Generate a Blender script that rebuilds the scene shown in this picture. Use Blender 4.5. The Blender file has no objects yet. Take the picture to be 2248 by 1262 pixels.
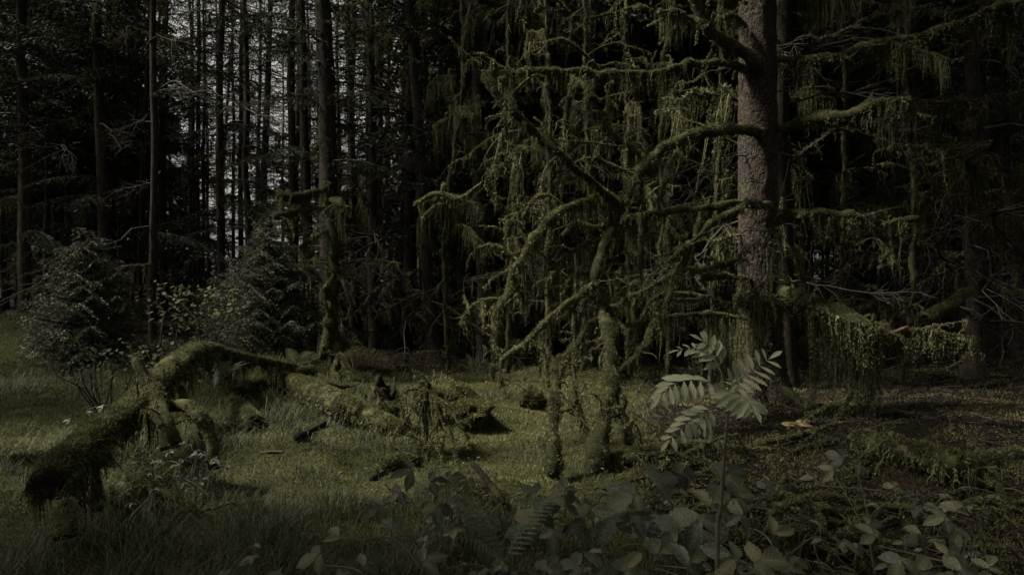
import bpy, math
import numpy as np
from mathutils import Vector, Matrix

rng = np.random.default_rng(11)
sc = bpy.context.scene
COL = sc.collection
RAD = math.radians

# ---------------------------------------------------------------- camera, sky, sun, exposure
CAM_H = 1.6
F_PX = 1605.0                       # focal length in photograph pixels (photo 2248 x 1262)
cam = bpy.data.cameras.new('camera')
cam.sensor_width = 36.0
cam.lens = 36.0 * F_PX / 2248.0
cam.clip_start = 0.05
cam.clip_end = 2000
camo = bpy.data.objects.new('camera', cam)
camo.location = (0, 0, CAM_H)
camo.rotation_euler = (RAD(90), 0, 0)
COL.objects.link(camo)
sc.camera = camo

SUN_DIR = Vector((-0.62, -0.06, 0.78)).normalized()
world = bpy.data.worlds.new('World')
sc.world = world
world.use_nodes = True
wn, wl = world.node_tree.nodes, world.node_tree.links
wn.clear()
w_out = wn.new('ShaderNodeOutputWorld')
w_bg = wn.new('ShaderNodeBackground')
w_sky = wn.new('ShaderNodeTexSky')
w_sky.sky_type = 'NISHITA'
w_sky.sun_disc = False
w_sky.sun_elevation = math.asin(SUN_DIR.z)
w_sky.sun_rotation = math.atan2(SUN_DIR.x, SUN_DIR.y)
w_sky.dust_density = 4.0
w_sky.air_density = 1.0
w_hs = wn.new('ShaderNodeHueSaturation')
w_hs.inputs['Saturation'].default_value = 0.10
wl.new(w_sky.outputs[0], w_hs.inputs['Color'])
w_mx = wn.new('ShaderNodeMix'); w_mx.data_type = 'RGBA'; w_mx.blend_type = 'MULTIPLY'; w_mx.inputs[0].default_value = 1.0
w_mx.inputs[7].default_value = (1.0, .955, .87, 1)       # warm grey overcast
wl.new(w_hs.outputs[0], w_mx.inputs[6])
wl.new(w_mx.outputs[2], w_bg.inputs[0])
w_bg.inputs[1].default_value = 0.064
wl.new(w_bg.outputs[0], w_out.inputs[0])

sun = bpy.data.lights.new('sun', 'SUN')
sun.energy = 5.0
sun.angle = RAD(10)
sun.color = (1.0, 0.94, 0.80)
suno = bpy.data.objects.new('sun', sun)
suno.rotation_euler = SUN_DIR.to_track_quat('Z', 'Y').to_euler()
suno.location = (-6, 2, 14)
COL.objects.link(suno)

sc.view_settings.view_transform = 'Standard'
sc.view_settings.look = 'None'
sc.view_settings.gamma = 1.0
sc.view_settings.use_curve_mapping = False
sc.view_settings.exposure = 1.2
sc.render.engine = 'CYCLES'
sc.cycles.max_bounces = 4
sc.cycles.diffuse_bounces = 2
sc.cycles.glossy_bounces = 1
sc.cycles.transmission_bounces = 2
sc.cycles.use_denoising = True
sc.cycles.denoising_prefilter = 'FAST'
sc.cycles.caustics_reflective = False
sc.cycles.caustics_refractive = False

# ---------------------------------------------------------------- numeric helpers
def P(px, py, d):
    """photograph pixel at distance d -> world point"""
    return np.array([(px - 1124.0) * d / F_PX, d, CAM_H - (py - 631.0) * d / F_PX])

def hsh(ix, iy, iz):
    n = (ix.astype(np.int64) * 374761393 + iy.astype(np.int64) * 668265263 + iz.astype(np.int64) * 2147483647 % 1442695041)
    n = (n ^ (n >> 13)) * 1274126177
    n = n ^ (n >> 16)
    return (n & 0xffff) / 65535.0

def vn(x, y, z=0.0):
    """value noise in -1..1"""
    x, y, z = np.broadcast_arrays(np.asarray(x, float), np.asarray(y, float), np.asarray(z, float))
    ix, iy, iz = np.floor(x), np.floor(y), np.floor(z)
    fx, fy, fz = x - ix, y - iy, z - iz
    fx, fy, fz = [f * f * (3 - 2 * f) for f in (fx, fy, fz)]
    r = 0
    for a in (0, 1):
        for b in (0, 1):
            for c in (0, 1):
                w = (fx if a else 1 - fx) * (fy if b else 1 - fy) * (fz if c else 1 - fz)
                r = r + w * hsh(ix + a, iy + b, iz + c)
    return r * 2 - 1

def nrm(a):
    return a / np.maximum(np.linalg.norm(a, axis=-1, keepdims=True), 1e-9)

def sm(a, b, x):
    t = np.clip((x - a) / (b - a), 0, 1)
    return t * t * (3 - 2 * t)

# hummocks of the ground: x, y, radius, height
def gp(px, py, d):
    return P(px, py, d)[:2]
HUM = []
for px, d, r, h in [(960, 8.7, .52, .34), (1010, 8.9, .45, .22), (1060, 8.3, .35, .15), (900, 7.2, .4, .12), (640, 11.2, .7, .3),
                    (590, 12.0, .8, .3), (800, 14.5, .8, .35), (560, 11.6, .6, .18), (60, 15.0, 1.6, .55), (150, 14.0, 1.2, .3),
                    (430, 9.6, .7, .25), (500, 10.2, .8, .25), (950, 14.8, .9, .3), (1230, 12.5, 1.1, .2), (690, 6.6, .5, .1),
                    (620, 7.0, .6, .12), (1100, 6.0, .5, .16), (1010, 5.4, .45, .2), (1680, 9.5, .7, .16),
                    (1960, 6.3, 1.0, .25), (2100, 6.0, .8, .22), (1500, 6.4, .8, .2), (1380, 5.6, .6, .2), (1850, 7.4, .8, .18),
                    (760, 8.8, .4, .1), (870, 10.4, .6, .16), (380, 12.5, 1.3, .45), (250, 11.0, 1.0, .22), (1120, 9.8, .5, .14), (720, 12.4, .7, .25)]:
    c = (px - 1124) * d / F_PX
    HUM.append((c, d, r, h))

def H(x, y):
    x, y = np.asarray(x, float), np.asarray(y, float)
    z = 0.10 * vn(x * .33, y * .33, 3.3) + 0.05 * vn(x * 1.1, y * 1.1, 1.7) + 0.034 * vn(x * 2.9, y * 2.9, 9.1) + 0.014 * vn(x * 6.7, y * 6.7, 5.1)
    z = z * sm(0.5, 4, np.hypot(x, y))
    z = z + 0.45 * sm(-3.5, -9, x) * sm(7, 16, y)
    z = z + 0.02 * np.clip(y - 15, 0, 80)
    for (a, b, r, h) in HUM:
        q = ((x - a) ** 2 + (y - b) ** 2) / (r * r)
        z = z + h * np.exp(-q * 1.6) * (1 + .25 * vn(x * 4.3, y * 4.3, a))
    return z

def G0(px, d):
    x = (px - 1124) * d / F_PX
    return np.array([x, d, float(H(x, d))])

def gh(px, py, lo=2.0, hi=40.0):
    """distance at which the view ray through a photograph pixel meets the ground"""
    d = np.linspace(lo, hi, 1500)
    x = (px - 1124.0) * d / F_PX; z = CAM_H - (py - 631.0) * d / F_PX
    i = np.argmax(z < H(x, d))
    return float(d[i])

class Geo:
    def __init__(s):
        s.v, s.q, s.t, s.a, s.n = [], [], [], [], 0
    def add(s, v, q=None, t=None, a=0.5):
        v = np.asarray(v, float).reshape(-1, 3)
        if q is not None and len(q): s.q.append(np.asarray(q, np.int64).reshape(-1, 4) + s.n)
        if t is not None and len(t): s.t.append(np.asarray(t, np.int64).reshape(-1, 3) + s.n)
        s.v.append(v)
        s.a.append(np.broadcast_to(np.asarray(a, float), (len(v),)))
        s.n += len(v)
        return s
    def merge(s, o, M=None, off=(0, 0, 0), scale=1.0):
        v = np.concatenate(o.v) * scale
        if M is not None: v = v @ np.asarray(M).T
        v = v + np.asarray(off)
        q = np.concatenate(o.q) if o.q else None
        t = np.concatenate(o.t) if o.t else None
        s.add(v, q, t, np.concatenate(o.a))
    def mesh(s, name, base=(0, 0, 0), smooth=False):
        me = bpy.data.meshes.new(name)
        if not s.v: return me
        v = np.concatenate(s.v) - np.asarray(base, float)
        q = np.concatenate(s.q) if s.q else np.zeros((0, 4), np.int64)
        t = np.concatenate(s.t) if s.t else np.zeros((0, 3), np.int64)
        me.vertices.add(len(v)); me.vertices.foreach_set('co', v.astype(np.float32).ravel())
        nl = q.size + t.size
        me.loops.add(nl)
        me.loops.foreach_set('vertex_index', np.concatenate([q.ravel(), t.ravel()]).astype(np.int32))
        me.polygons.add(len(q) + len(t))
        ls = np.concatenate([np.arange(len(q)) * 4, q.size + np.arange(len(t)) * 3]).astype(np.int32)
        me.polygons.foreach_set('loop_start', ls)
        me.update(calc_edges=True)
        if smooth:
            me.polygons.foreach_set('use_smooth', np.ones(len(me.polygons), bool))
        at = me.attributes.new('v', 'FLOAT', 'POINT')
        at.data.foreach_set('value', np.concatenate(s.a).astype(np.float32))
        me.validate()
        return me

BASE = {}
def obj(name, g, mat, parent=None, base=None, smooth=False):
    """one mesh object from world-space geometry"""
    if base is None: base = BASE.get(parent.name, (0, 0, 0)) if parent else (0, 0, 0)
    me = g.mesh(name, base, smooth) if isinstance(g, Geo) else g
    if len(me.materials) == 0: me.materials.append(mat)
    o = bpy.data.objects.new(name, me)
    COL.objects.link(o)
    if parent:
        o.parent = parent
    else:
        o.location = base
    BASE[o.name] = tuple(base)
    if name in ('hanging_moss', 'moss', 'trunk_moss'): o['kind'] = 'stuff'      # strands and tufts too fine to pick apart
    return o

def tag(o, label, cat, group=None):
    o['label'] = label; o['category'] = cat
    if group: o['group'] = group
    return o

def thing(name, base, label, cat, group=None):
    o = bpy.data.objects.new(name, None)
    o.empty_display_size = .2
    o.location = tuple(base)
    COL.objects.link(o)
    BASE[o.name] = tuple(base)
    return tag(o, label, cat, group)

def linked(name, me, parent, M=None):
    o = bpy.data.objects.new(name, me)
    COL.objects.link(o)
    o.parent = parent
    if M is not None: o.matrix_local = M
    return o

def spline(pts, n):
    """catmull-rom through rows of pts (any columns)"""
    p = np.asarray(pts, float)
    p = np.vstack([2 * p[0] - p[1], p, 2 * p[-1] - p[-2]])
    m = len(p) - 3
    u = np.linspace(0, m - 1e-6, n)
    i = u.astype(int); f = (u - i)[:, None]
    a, b, c, d = p[i], p[i + 1], p[i + 2], p[i + 3]
    return 0.5 * (2 * b + (c - a) * f + (2 * a - 5 * b + 4 * c - d) * f ** 2 + (3 * b - a - 3 * c + d) * f ** 3)

def frames(Pt):
    t = nrm(np.gradient(Pt, axis=0))
    ref = np.array([0, 0, 1.0]) if abs(nrm((Pt[-1] - Pt[0])[None])[0, 2]) < .8 else np.array([0.3, 1.0, 0])
    u = nrm(np.cross(t, ref)); w = np.cross(t, u)          # w points roughly against ref
    return t, u, -w

def tube(g, Pt, R, segs=8, wob=0.0, freq=3.0, a=.5, cap=True, seed=0.0):
    Pt = np.asarray(Pt, float); N = len(Pt)
    R = np.broadcast_to(np.asarray(R, float), (N,))
    t, u, w = frames(Pt)
    th = np.linspace(0, 2 * math.pi, segs, endpoint=False)
    d = u[:, None] * np.cos(th)[None, :, None] + w[:, None] * np.sin(th)[None, :, None]
    rr = R[:, None] * np.ones(segs)
    if wob:
        q = Pt[:, None] + d * R[:, None, None] * 1.3
        rr = rr * (1 + wob * (vn(q[..., 0] * freq, q[..., 1] * freq, q[..., 2] * freq + seed) + .5 * vn(q[..., 0] * freq * 2.7, q[..., 1] * freq * 2.7, q[..., 2] * freq * 2.7 + seed)))
    v = Pt[:, None] + d * rr[..., None]
    i = np.arange(N - 1)[:, None] * segs; j = np.arange(segs)[None]
    k = (j + 1) % segs
    q = np.stack([i + j, i + k, i + segs + k, i + segs + j], -1).reshape(-1, 4)
    vv = v.reshape(-1, 3)
    tr = []
    if cap:
        vv = np.vstack([vv, Pt[0], Pt[-1]])
        c0, c1 = N * segs, N * segs + 1
        jj = np.arange(segs); kk = (jj + 1) % segs
        tr = np.vstack([np.stack([np.full(segs, c0), kk, jj], 1), np.stack([np.full(segs, c1), (N - 1) * segs + jj, (N - 1) * segs + kk], 1)])
    g.add(vv, q, tr, a)

def tube_pts(Pt, R, n, up=0.0):
    """random points and normals on a tube; up>0 favours the upper side"""
    N = len(Pt); t, u, w = frames(Pt)
    R = np.broadcast_to(np.asarray(R, float), (N,))
    s = rng.random(n) * (N - 1.001); i = s.astype(int); f = (s - i)[:, None]
    th = rng.random(n) * 2 * math.pi
    if up:
        th = np.where(rng.random(n) < up, math.pi / 2 + rng.normal(0, .8, n), th)
    U = u[i]; W = w[i]
    d = nrm(U * np.cos(th)[:, None] + W * np.sin(th)[:, None])
    c = Pt[i] * (1 - f) + Pt[i + 1] * f
    r = R[i] * (1 - f[:, 0]) + R[i + 1] * f[:, 0]
    return c + d * r[:, None], d

def fuzz(g, p, d, ln, w, spread=.7, a=None, down=0.0):
    n = len(p)
    e = nrm(d + spread * rng.normal(0, 1, (n, 3)) * .6 + np.array([0, 0, -down]))
    s = nrm(np.cross(e, rng.normal(0, 1, (n, 3))))
    L = (ln * (0.5 + rng.random(n)))[:, None]; W = (w * (0.6 + .8 * rng.random(n)))[:, None]
    v = np.stack([p - s * W - e * L * .15, p + s * W - e * L * .15, p + e * L], 1).reshape(-1, 3)
    if a is None: a = np.repeat(rng.random(n), 3)
    g.add(v, None, np.arange(3 * n).reshape(-1, 3), a)

def strands(g, root, length, K=7, w=.006, leaf=.03, sway=.02, per=2, bunch=None):
    n = len(root)
    if n == 0: return
    length = np.broadcast_to(np.asarray(length, float), (n,))
    s = np.linspace(0, 1, K)
    drift = rng.normal(0, sway, (n, 1, 3)) * s[None, :, None]
    wig = np.cumsum(rng.normal(0, sway * .35, (n, K, 3)), 1)
    wig[..., 2] *= .3; drift[..., 2] *= .2
    node = root[:, None] + np.array([0, 0, -1.0]) * (s[None, :] * length[:, None])[..., None] + drift + wig
    ang = rng.random(n) * math.pi
    side = np.stack([np.cos(ang), np.sin(ang), np.zeros(n)], 1)
    ww = w * (1.15 - s)[None, :] * (0.6 + .8 * rng.random((n, K)))
    va = node - side[:, None] * ww[..., None]; vb = node + side[:, None] * ww[..., None]
    v = np.stack([va, vb], 2).reshape(-1, 3)
    b = (np.arange(n) * K * 2)[:, None] + (np.arange(K - 1) * 2)[None]
    q = np.stack([b, b + 1, b + 3, b + 2], -1).reshape(-1, 4)
    av = rng.random(n)
    g.add(v, q, None, np.repeat(av, K * 2))
    # leaflets
    m = n * K * per
    nd = np.repeat(node.reshape(-1, 3), per, 0) + rng.normal(0, .35, (m, 3)) * np.array([w, w, length.mean() / K * .8])
    az = rng.random(m) * 2 * math.pi
    dz = -0.3 - rng.random(m) * 1.3
    d = nrm(np.stack([np.cos(az), np.sin(az), dz], 1))
    taper = np.tile(np.repeat(1.2 - .6 * s, per), n)
    sd = nrm(np.cross(d, rng.normal(0, 1, (m, 3))))
    L = (leaf * taper * (.5 + rng.random(m)))[:, None]; W = L * .19
    vv = np.stack([nd - sd * W, nd + sd * W, nd + d * L], 1).reshape(-1, 3)
    g.add(vv, None, np.arange(3 * m).reshape(-1, 3), np.repeat(np.repeat(av, K * per) * .7 + rng.random(m) * .3, 3))

# ---------------------------------------------------------------- materials
def mat(name, cols, scale=6, rough=.85, bump=.4, bscale=60, transl=0.0, spec=.2, use_v=.5, stretch=(1, 1, 1), moss=0.0, orand=.25, bdist=.01, vor=False, mosscol=None, veins=0):
    m = bpy.data.materials.new(name); m.use_nodes = True
    N, L = m.node_tree.nodes, m.node_tree.links
    N.clear()
    out = N.new('ShaderNodeOutputMaterial')
    tc = N.new('ShaderNodeTexCoord')
    mp = N.new('ShaderNodeMapping'); mp.inputs['Scale'].default_value = stretch
    L.new(tc.outputs['Object'], mp.inputs['Vector'])
    no = N.new('ShaderNodeTexNoise'); no.inputs['Scale'].default_value = scale; no.inputs['Detail'].default_value = 6; no.inputs['Roughness'].default_value = .65
    L.new(mp.outputs[0], no.inputs['Vector'])
    at = N.new('ShaderNodeAttribute'); at.attribute_name = 'v'
    oi = N.new('ShaderNodeObjectInfo')
    def math_(op, a, b):
        x = N.new('ShaderNodeMath'); x.operation = op
        for i, s in enumerate((a, b)):
            if isinstance(s, (int, float)): x.inputs[i].default_value = s
            else: L.new(s, x.inputs[i])
        return x.outputs[0]
    f = math_('MULTIPLY_ADD', no.outputs[0], 1.6); f.node.inputs[2].default_value = -.3 - use_v * .5 - orand * .5
    f = math_('ADD', f, math_('MULTIPLY', at.outputs['Fac'], use_v))
    f = math_('ADD', f, math_('MULTIPLY', oi.outputs['Random'], orand))
    cr = N.new('ShaderNodeValToRGB')
    el = cr.color_ramp.elements
    el[0].position, el[1].position = .15, .85
    el[0].color = (*cols[0], 1); el[1].color = (*cols[-1], 1)
    for k, c in enumerate(cols[1:-1]):
        e = el.new(.15 + .7 * (k + 1) / (len(cols) - 1)); e.color = (*c, 1)
    L.new(f, cr.inputs[0])
    col = cr.outputs[0]
    if moss:
        n2 = N.new('ShaderNodeTexNoise'); n2.inputs['Scale'].default_value = 2.2; n2.inputs['Detail'].default_value = 7; n2.inputs['Roughness'].default_value = .7
        L.new(tc.outputs['Object'], n2.inputs['Vector'])
        r2 = N.new('ShaderNodeValToRGB'); r2.color_ramp.elements[0].position = .62 - moss * .3; r2.color_ramp.elements[1].position = .72 - moss * .3
        L.new(n2.outputs[0], r2.inputs[0])
        mx = N.new('ShaderNodeMix'); mx.data_type = 'RGBA'
        L.new(r2.outputs[0], mx.inputs[0]); L.new(col, mx.inputs[6])
        mc = mosscol or (.045, .05, .016)
        mx.inputs[7].default_value = (*mc, 1)
        col = mx.outputs[2]
    if veins:
        sx = N.new('ShaderNodeSeparateXYZ'); L.new(tc.outputs['Object'], sx.inputs[0])
        ay = math_('ABSOLUTE', sx.outputs[1], 0)
        ph = math_('FRACT', math_('MULTIPLY', math_('SUBTRACT', sx.outputs[0], math_('MULTIPLY', ay, .7)), veins), 0)
        ln = math_('LESS_THAN', math_('ABSOLUTE', math_('SUBTRACT', ph, .5), 0), .10)
        ln = math_('MAXIMUM', ln, math_('LESS_THAN', ay, .014))
        vx = N.new('ShaderNodeMix'); vx.data_type = 'RGBA'; vx.blend_type = 'MULTIPLY'
        L.new(math_('MULTIPLY', ln, .8), vx.inputs[0]); L.new(col, vx.inputs[6]); vx.inputs[7].default_value = (1.7, 1.65, 1.4, 1)
        col = vx.outputs[2]
    b = N.new('ShaderNodeBsdfPrincipled')
    b.inputs['Roughness'].default_value = rough
    b.inputs['Specular IOR Level'].default_value = spec
    L.new(col, b.inputs['Base Color'])
    if bump:
        if vor:
            nb = N.new('ShaderNodeTexVoronoi'); nb.inputs['Scale'].default_value = bscale
            nz = N.new('ShaderNodeTexNoise'); nz.inputs['Scale'].default_value = bscale * .6; nz.inputs['Detail'].default_value = 5
            L.new(mp.outputs[0], nz.inputs['Vector'])
            mv = N.new('ShaderNodeMix'); mv.data_type = 'VECTOR'; mv.inputs[0].default_value = .12
            L.new(mp.outputs[0], mv.inputs[4]); L.new(nz.outputs['Color'], mv.inputs[5])
            L.new(mv.outputs[1], nb.inputs['Vector'])
            hgt = math_('ADD', math_('MULTIPLY', nb.outputs['Distance'], -1.0), math_('MULTIPLY', nz.outputs[0], .9))
        else:
            nb = N.new('ShaderNodeTexNoise'); nb.inputs['Scale'].default_value = bscale; nb.inputs['Detail'].default_value = 6
            L.new(mp.outputs[0], nb.inputs['Vector'])
            hgt = nb.outputs[0]
        bp = N.new('ShaderNodeBump'); bp.inputs['Strength'].default_value = bump; bp.inputs['Distance'].default_value = bdist
        L.new(hgt, bp.inputs['Height']); L.new(bp.outputs[0], b.inputs['Normal'])
    sh = b.outputs[0]
    if transl:
        tr = N.new('ShaderNodeBsdfTranslucent'); L.new(col, tr.inputs['Color'])
        ms = N.new('ShaderNodeMixShader'); ms.inputs[0].default_value = transl
        L.new(sh, ms.inputs[1]); L.new(tr.outputs[0], ms.inputs[2]); sh = ms.outputs[0]
    L.new(sh, out.inputs[0])
    return m

M = {}
M['moss'] = mat('moss', [(.032, .033, .015), (.108, .110, .050), (.212, .212, .102)], 5, .9, .9, 75, bdist=.02, transl=.25, spec=.1, use_v=.7)
M['hang'] = mat('hanging moss', [(.026, .028, .014), (.084, .086, .041), (.172, .172, .088)], 4, .9, 0, transl=.3, spec=.1, use_v=.8)
M['carpet'] = mat('moss carpet', [(.024, .025, .010), (.080, .080, .032), (.175, .168, .070)], 1.6, .9, 0, transl=.25, spec=.1, use_v=.6)
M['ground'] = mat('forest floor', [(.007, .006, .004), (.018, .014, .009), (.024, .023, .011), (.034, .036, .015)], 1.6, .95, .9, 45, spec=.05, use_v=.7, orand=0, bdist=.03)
M['grass'] = mat('grass', [(.017, .021, .009), (.042, .048, .022), (.096, .102, .052)], .9, .6, 0, transl=.35, spec=.25, use_v=.7)
M['bark'] = mat('dark bark', [(.018, .014, .011), (.046, .037, .029), (.082, .069, .056)], 14, .9, 1, 55, spec=.15, use_v=.0, stretch=(1, 1, .45), moss=.28, bdist=.02, vor=True)
M['bigbark'] = mat('scaly spruce bark', [(.007, .005, .004), (.030, .023, .017), (.066, .051, .038)], 34, .85, 1, 27, spec=.2, use_v=0, stretch=(1, 1, .6), moss=.10, bdist=.03, vor=True, orand=0)
M['wood'] = mat('mossy wood', [(.020, .016, .011), (.046, .038, .026), (.080, .066, .046)], 18, .85, .8, 80, spec=.2, use_v=0, moss=.5, bdist=.01)
M['barewood'] = mat('bare red brown wood', [(.028, .018, .013), (.060, .040, .030), (.10, .072, .054)], 18, .8, .6, 90, spec=.25, use_v=0, moss=.05, bdist=.006)
M['twig'] = mat('dead twig', [(.010, .009, .006), (.024, .021, .016), (.046, .042, .032)], 9, .85, 0, spec=.2, use_v=.4, moss=.2)
M['dark'] = mat('rotten wood', [(.006, .005, .004), (.016, .013, .010), (.034, .029, .020)], 15, .95, 1, 60, spec=.1, use_v=0, moss=.2, bdist=.02)
M['needle'] = mat('spruce needles', [(.010, .013, .007), (.021, .027, .013), (.040, .048, .022)], 3, .6, 0, transl=.2, spec=.3, use_v=.7)
M['youngneedle'] = mat('young spruce needles', [(.028, .032, .018), (.064, .070, .040), (.11, .115, .070)], 3, .55, 0, transl=.2, spec=.35, use_v=.8)
M['leaf'] = mat('bramble leaf', [(.022, .027, .015), (.052, .060, .035), (.088, .096, .057), (.12, .11, .058)], 12, .42, .35, 30, transl=.22, spec=.4, use_v=.6, orand=.7, veins=8)
M['rowan'] = mat('rowan leaf', [(.13, .145, .09), (.19, .205, .13), (.26, .27, .175)], 14, .45, .3, 40, transl=.3, spec=.4, use_v=.4, orand=.4, veins=11)
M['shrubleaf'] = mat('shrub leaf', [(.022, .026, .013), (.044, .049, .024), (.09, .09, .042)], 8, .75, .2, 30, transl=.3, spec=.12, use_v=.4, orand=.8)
M['fern'] = mat('fern frond', [(.06, .075, .04), (.11, .125, .068), (.17, .18, .10)], 8, .55, 0, transl=.35, spec=.3, use_v=.5)
M['stem'] = mat('green stem', [(.028, .026, .016), (.05, .05, .028), (.085, .09, .05)], 20, .6, .2, 90, spec=.3, use_v=0)
M['cap'] = mat('mushroom cap', [(.070, .052, .024), (.115, .088, .042), (.16, .125, .064)], 16, .5, .2, 60, spec=.35, use_v=.5, orand=.2)
M['gill'] = mat('mushroom stem', [(.07, .05, .032), (.12, .09, .06), (.17, .13, .09)], 20, .7, .2, 60, use_v=0)
M['litter'] = mat('litter', [(.008, .006, .005), (.022, .018, .013), (.055, .045, .034)], 3, .9, 0, spec=.15, use_v=.8)

# ---------------------------------------------------------------- ground
def axis(lo, hi, step, far, grow=1.22):
    a = list(np.arange(lo, hi, step)); s = step
    while a[-1] < far: s *= grow; a.append(a[-1] + s)
    s = step; b = []
    x = lo
    while x > -far: s *= grow; x -= s; b.append(x)
    return np.array(b[::-1] + a)
gx = axis(-9, 9, .09, 500); gy = axis(2.2, 17, .09, 500)
X, Y = np.meshgrid(gx, gy)
Z = H(X, Y) * np.where(np.hypot(X, Y) > 120, 0, 1)
nx, ny = len(gx), len(gy)
ii = (np.arange(ny - 1)[:, None] * nx + np.arange(nx - 1)[None]).ravel()

def scatter(n, ymin, ymax, marg=1.12, power=1.0):
    """points in the camera's ground wedge"""
    y = ymin + (ymax - ymin) * rng.random(n) ** power
    x = (rng.random(n) * 2 - 1) * y * (1124 / F_PX) * marg
    return x, y

def gnorm(x, y, e=.04):
    return nrm(np.stack([(H(x - e, y) - H(x + e, y)) / (2 * e), (H(x, y - e) - H(x, y + e)) / (2 * e), np.ones_like(x)], -1))

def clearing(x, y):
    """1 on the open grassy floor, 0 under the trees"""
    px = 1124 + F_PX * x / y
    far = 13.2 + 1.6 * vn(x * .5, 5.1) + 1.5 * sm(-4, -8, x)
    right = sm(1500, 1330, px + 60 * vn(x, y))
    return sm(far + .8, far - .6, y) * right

g = Geo()
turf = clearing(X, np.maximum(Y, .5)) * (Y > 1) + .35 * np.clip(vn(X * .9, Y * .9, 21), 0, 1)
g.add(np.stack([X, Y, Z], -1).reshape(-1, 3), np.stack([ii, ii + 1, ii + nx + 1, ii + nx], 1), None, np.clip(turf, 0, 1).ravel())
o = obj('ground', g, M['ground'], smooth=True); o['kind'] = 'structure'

# moss carpet: leafy tufts following the hummocks
x, y = scatter(300000, 2.6, 17, power=1.3)
c = clearing(x, y)
patch = vn(x * .9, y * .9, 21) + .5 * vn(x * 2.9, y * 2.9, 4)
keep = rng.random(len(x)) < np.where(c > .5, .72 + .28 * (patch > 0), .16 + .6 * (patch > .22))
x, y, patch = x[keep], y[keep], patch[keep]
p = np.stack([x, y, H(x, y)], -1)
g = Geo()
fuzz(g, p, gnorm(x, y), .013 + .0022 * y, .0022 + .0004 * y, .8, a=np.repeat(np.clip(.45 + .35 * patch + rng.normal(0, .22, len(x)), 0, 1), 3))
o = obj('moss_carpet', g, M['carpet']); o['kind'] = 'stuff'
tag(o, 'low green moss carpet over the hummocky forest floor', 'moss')

# grass
def grass_blades(g, x, y, ln, wd, bend=.6):
    n = len(x)
    p = np.stack([x, y, H(x, y) - .01], -1)
    az = rng.random(n) * 2 * math.pi
    d = np.stack([np.cos(az), np.sin(az), np.zeros(n)], 1)
    s = np.stack([-np.sin(az), np.cos(az), np.zeros(n)], 1) * wd[:, None]
    bl = (bend * (.2 + rng.random(n)))[:, None]
    L = ln[:, None]
    up = np.array([0, 0, 1.0])
    m1 = p + up * L * .5 + d * L * bl * .22
    m2 = p + up * L * .82 + d * L * bl * .62
    tp = p + up * L * (.98 - .35 * bl) + d * L * bl * 1.15
    v = np.stack([p - s, p + s, m1 - s * .85, m1 + s * .85, m2 - s * .5, m2 + s * .5, tp], 1).reshape(-1, 3)
    b = np.arange(n)[:, None] * 7
    q = np.concatenate([b + np.array([0, 1, 3, 2]), b + np.array([2, 3, 5, 4])])
    t = b + np.array([4, 5, 6])
    hue = np.clip(.42 + .4 * vn(x * 1.1, y * 1.1, 8) + .25 * vn(x * 4, y * 4, 2) + rng.normal(0, .36, n), 0, 1)
    g.add(v, q, t, np.repeat(hue, 7))
g = Geo()
x, y = scatter(145000, 3.0, 15.5, power=1.15)
c = clearing(x, y)
pm = vn(x * .8, y * .8, 31) + .5 * vn(x * 2.2, y * 2.2, 14)
k = rng.random(len(x)) < c * (.28 + .68 * (pm > -.15))
x, y, pm = x[k], y[k], pm[k]
leftness = sm(-1.0, -3.5, x) + sm(5.2, 4.2, y)
ln = (.030 + .05 * np.clip(pm + .2, 0, 1) + .028 * leftness * np.clip(pm + .7, .2, 1)) * (.4 + 1.1 * rng.random(len(x)))
ln = ln * (.6 + 2.0 * np.clip(vn(x * 3.3, y * 3.3, 41) + .25, 0, 1))
grass_blades(g, x, y, ln, .0013 + .00026 * y, 1.5)
# longer arching blades in the left and front
x, y = scatter(17000, 3.2, 13, power=.9)
k = rng.random(len(x)) < clearing(x, y) * np.clip(sm(-.8, -3, x) + sm(5.4, 4.2, y), 0, 1) * (vn(x * 1.4, y * 1.4, 2) > -.2)
x, y = x[k], y[k]
grass_blades(g, x, y, (.07 + .16 * rng.random(len(x)) ** 1.8), .0013 + .00022 * y, 1.7)
o = obj('grass', g, M['grass']); o['kind'] = 'stuff'
tag(o, 'soft short grass covering the dim forest clearing', 'grass')

# low broad leaved weeds
g = Geo()
x, y = scatter(9000, 2.6, 12, power=1.0)
k = (vn(x * 1.2, y * 1.2, 61) > .15) & (rng.random(len(x)) < .35 + .5 * (clearing(x, y) < .5))
x, y = x[k], y[k]
n = len(x); az = rng.random(n) * 6.283
p = np.stack([x, y, H(x, y) + .02 + .07 * rng.random(n)], -1)
d = np.stack([np.cos(az), np.sin(az), -.25 + .5 * rng.random(n)], 1); sd = nrm(np.cross(d, [0, 0, 1.0]) + rng.normal(0, .3, (n, 3)))
Lw = (.02 + .028 * rng.random(n))[:, None]
v = np.stack([p, p + d * Lw * .5 + sd * Lw * .28, p + d * Lw, p + d * Lw * .5 - sd * Lw * .28], 1).reshape(-1, 3)
g.add(v, np.arange(4 * n).reshape(-1, 4), None, np.repeat(rng.random(n), 4))
o = obj('weeds', g, M['leaf']); o['kind'] = 'stuff'
tag(o, 'small low broad leaved weeds scattered through the grass and moss', 'weeds')

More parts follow.
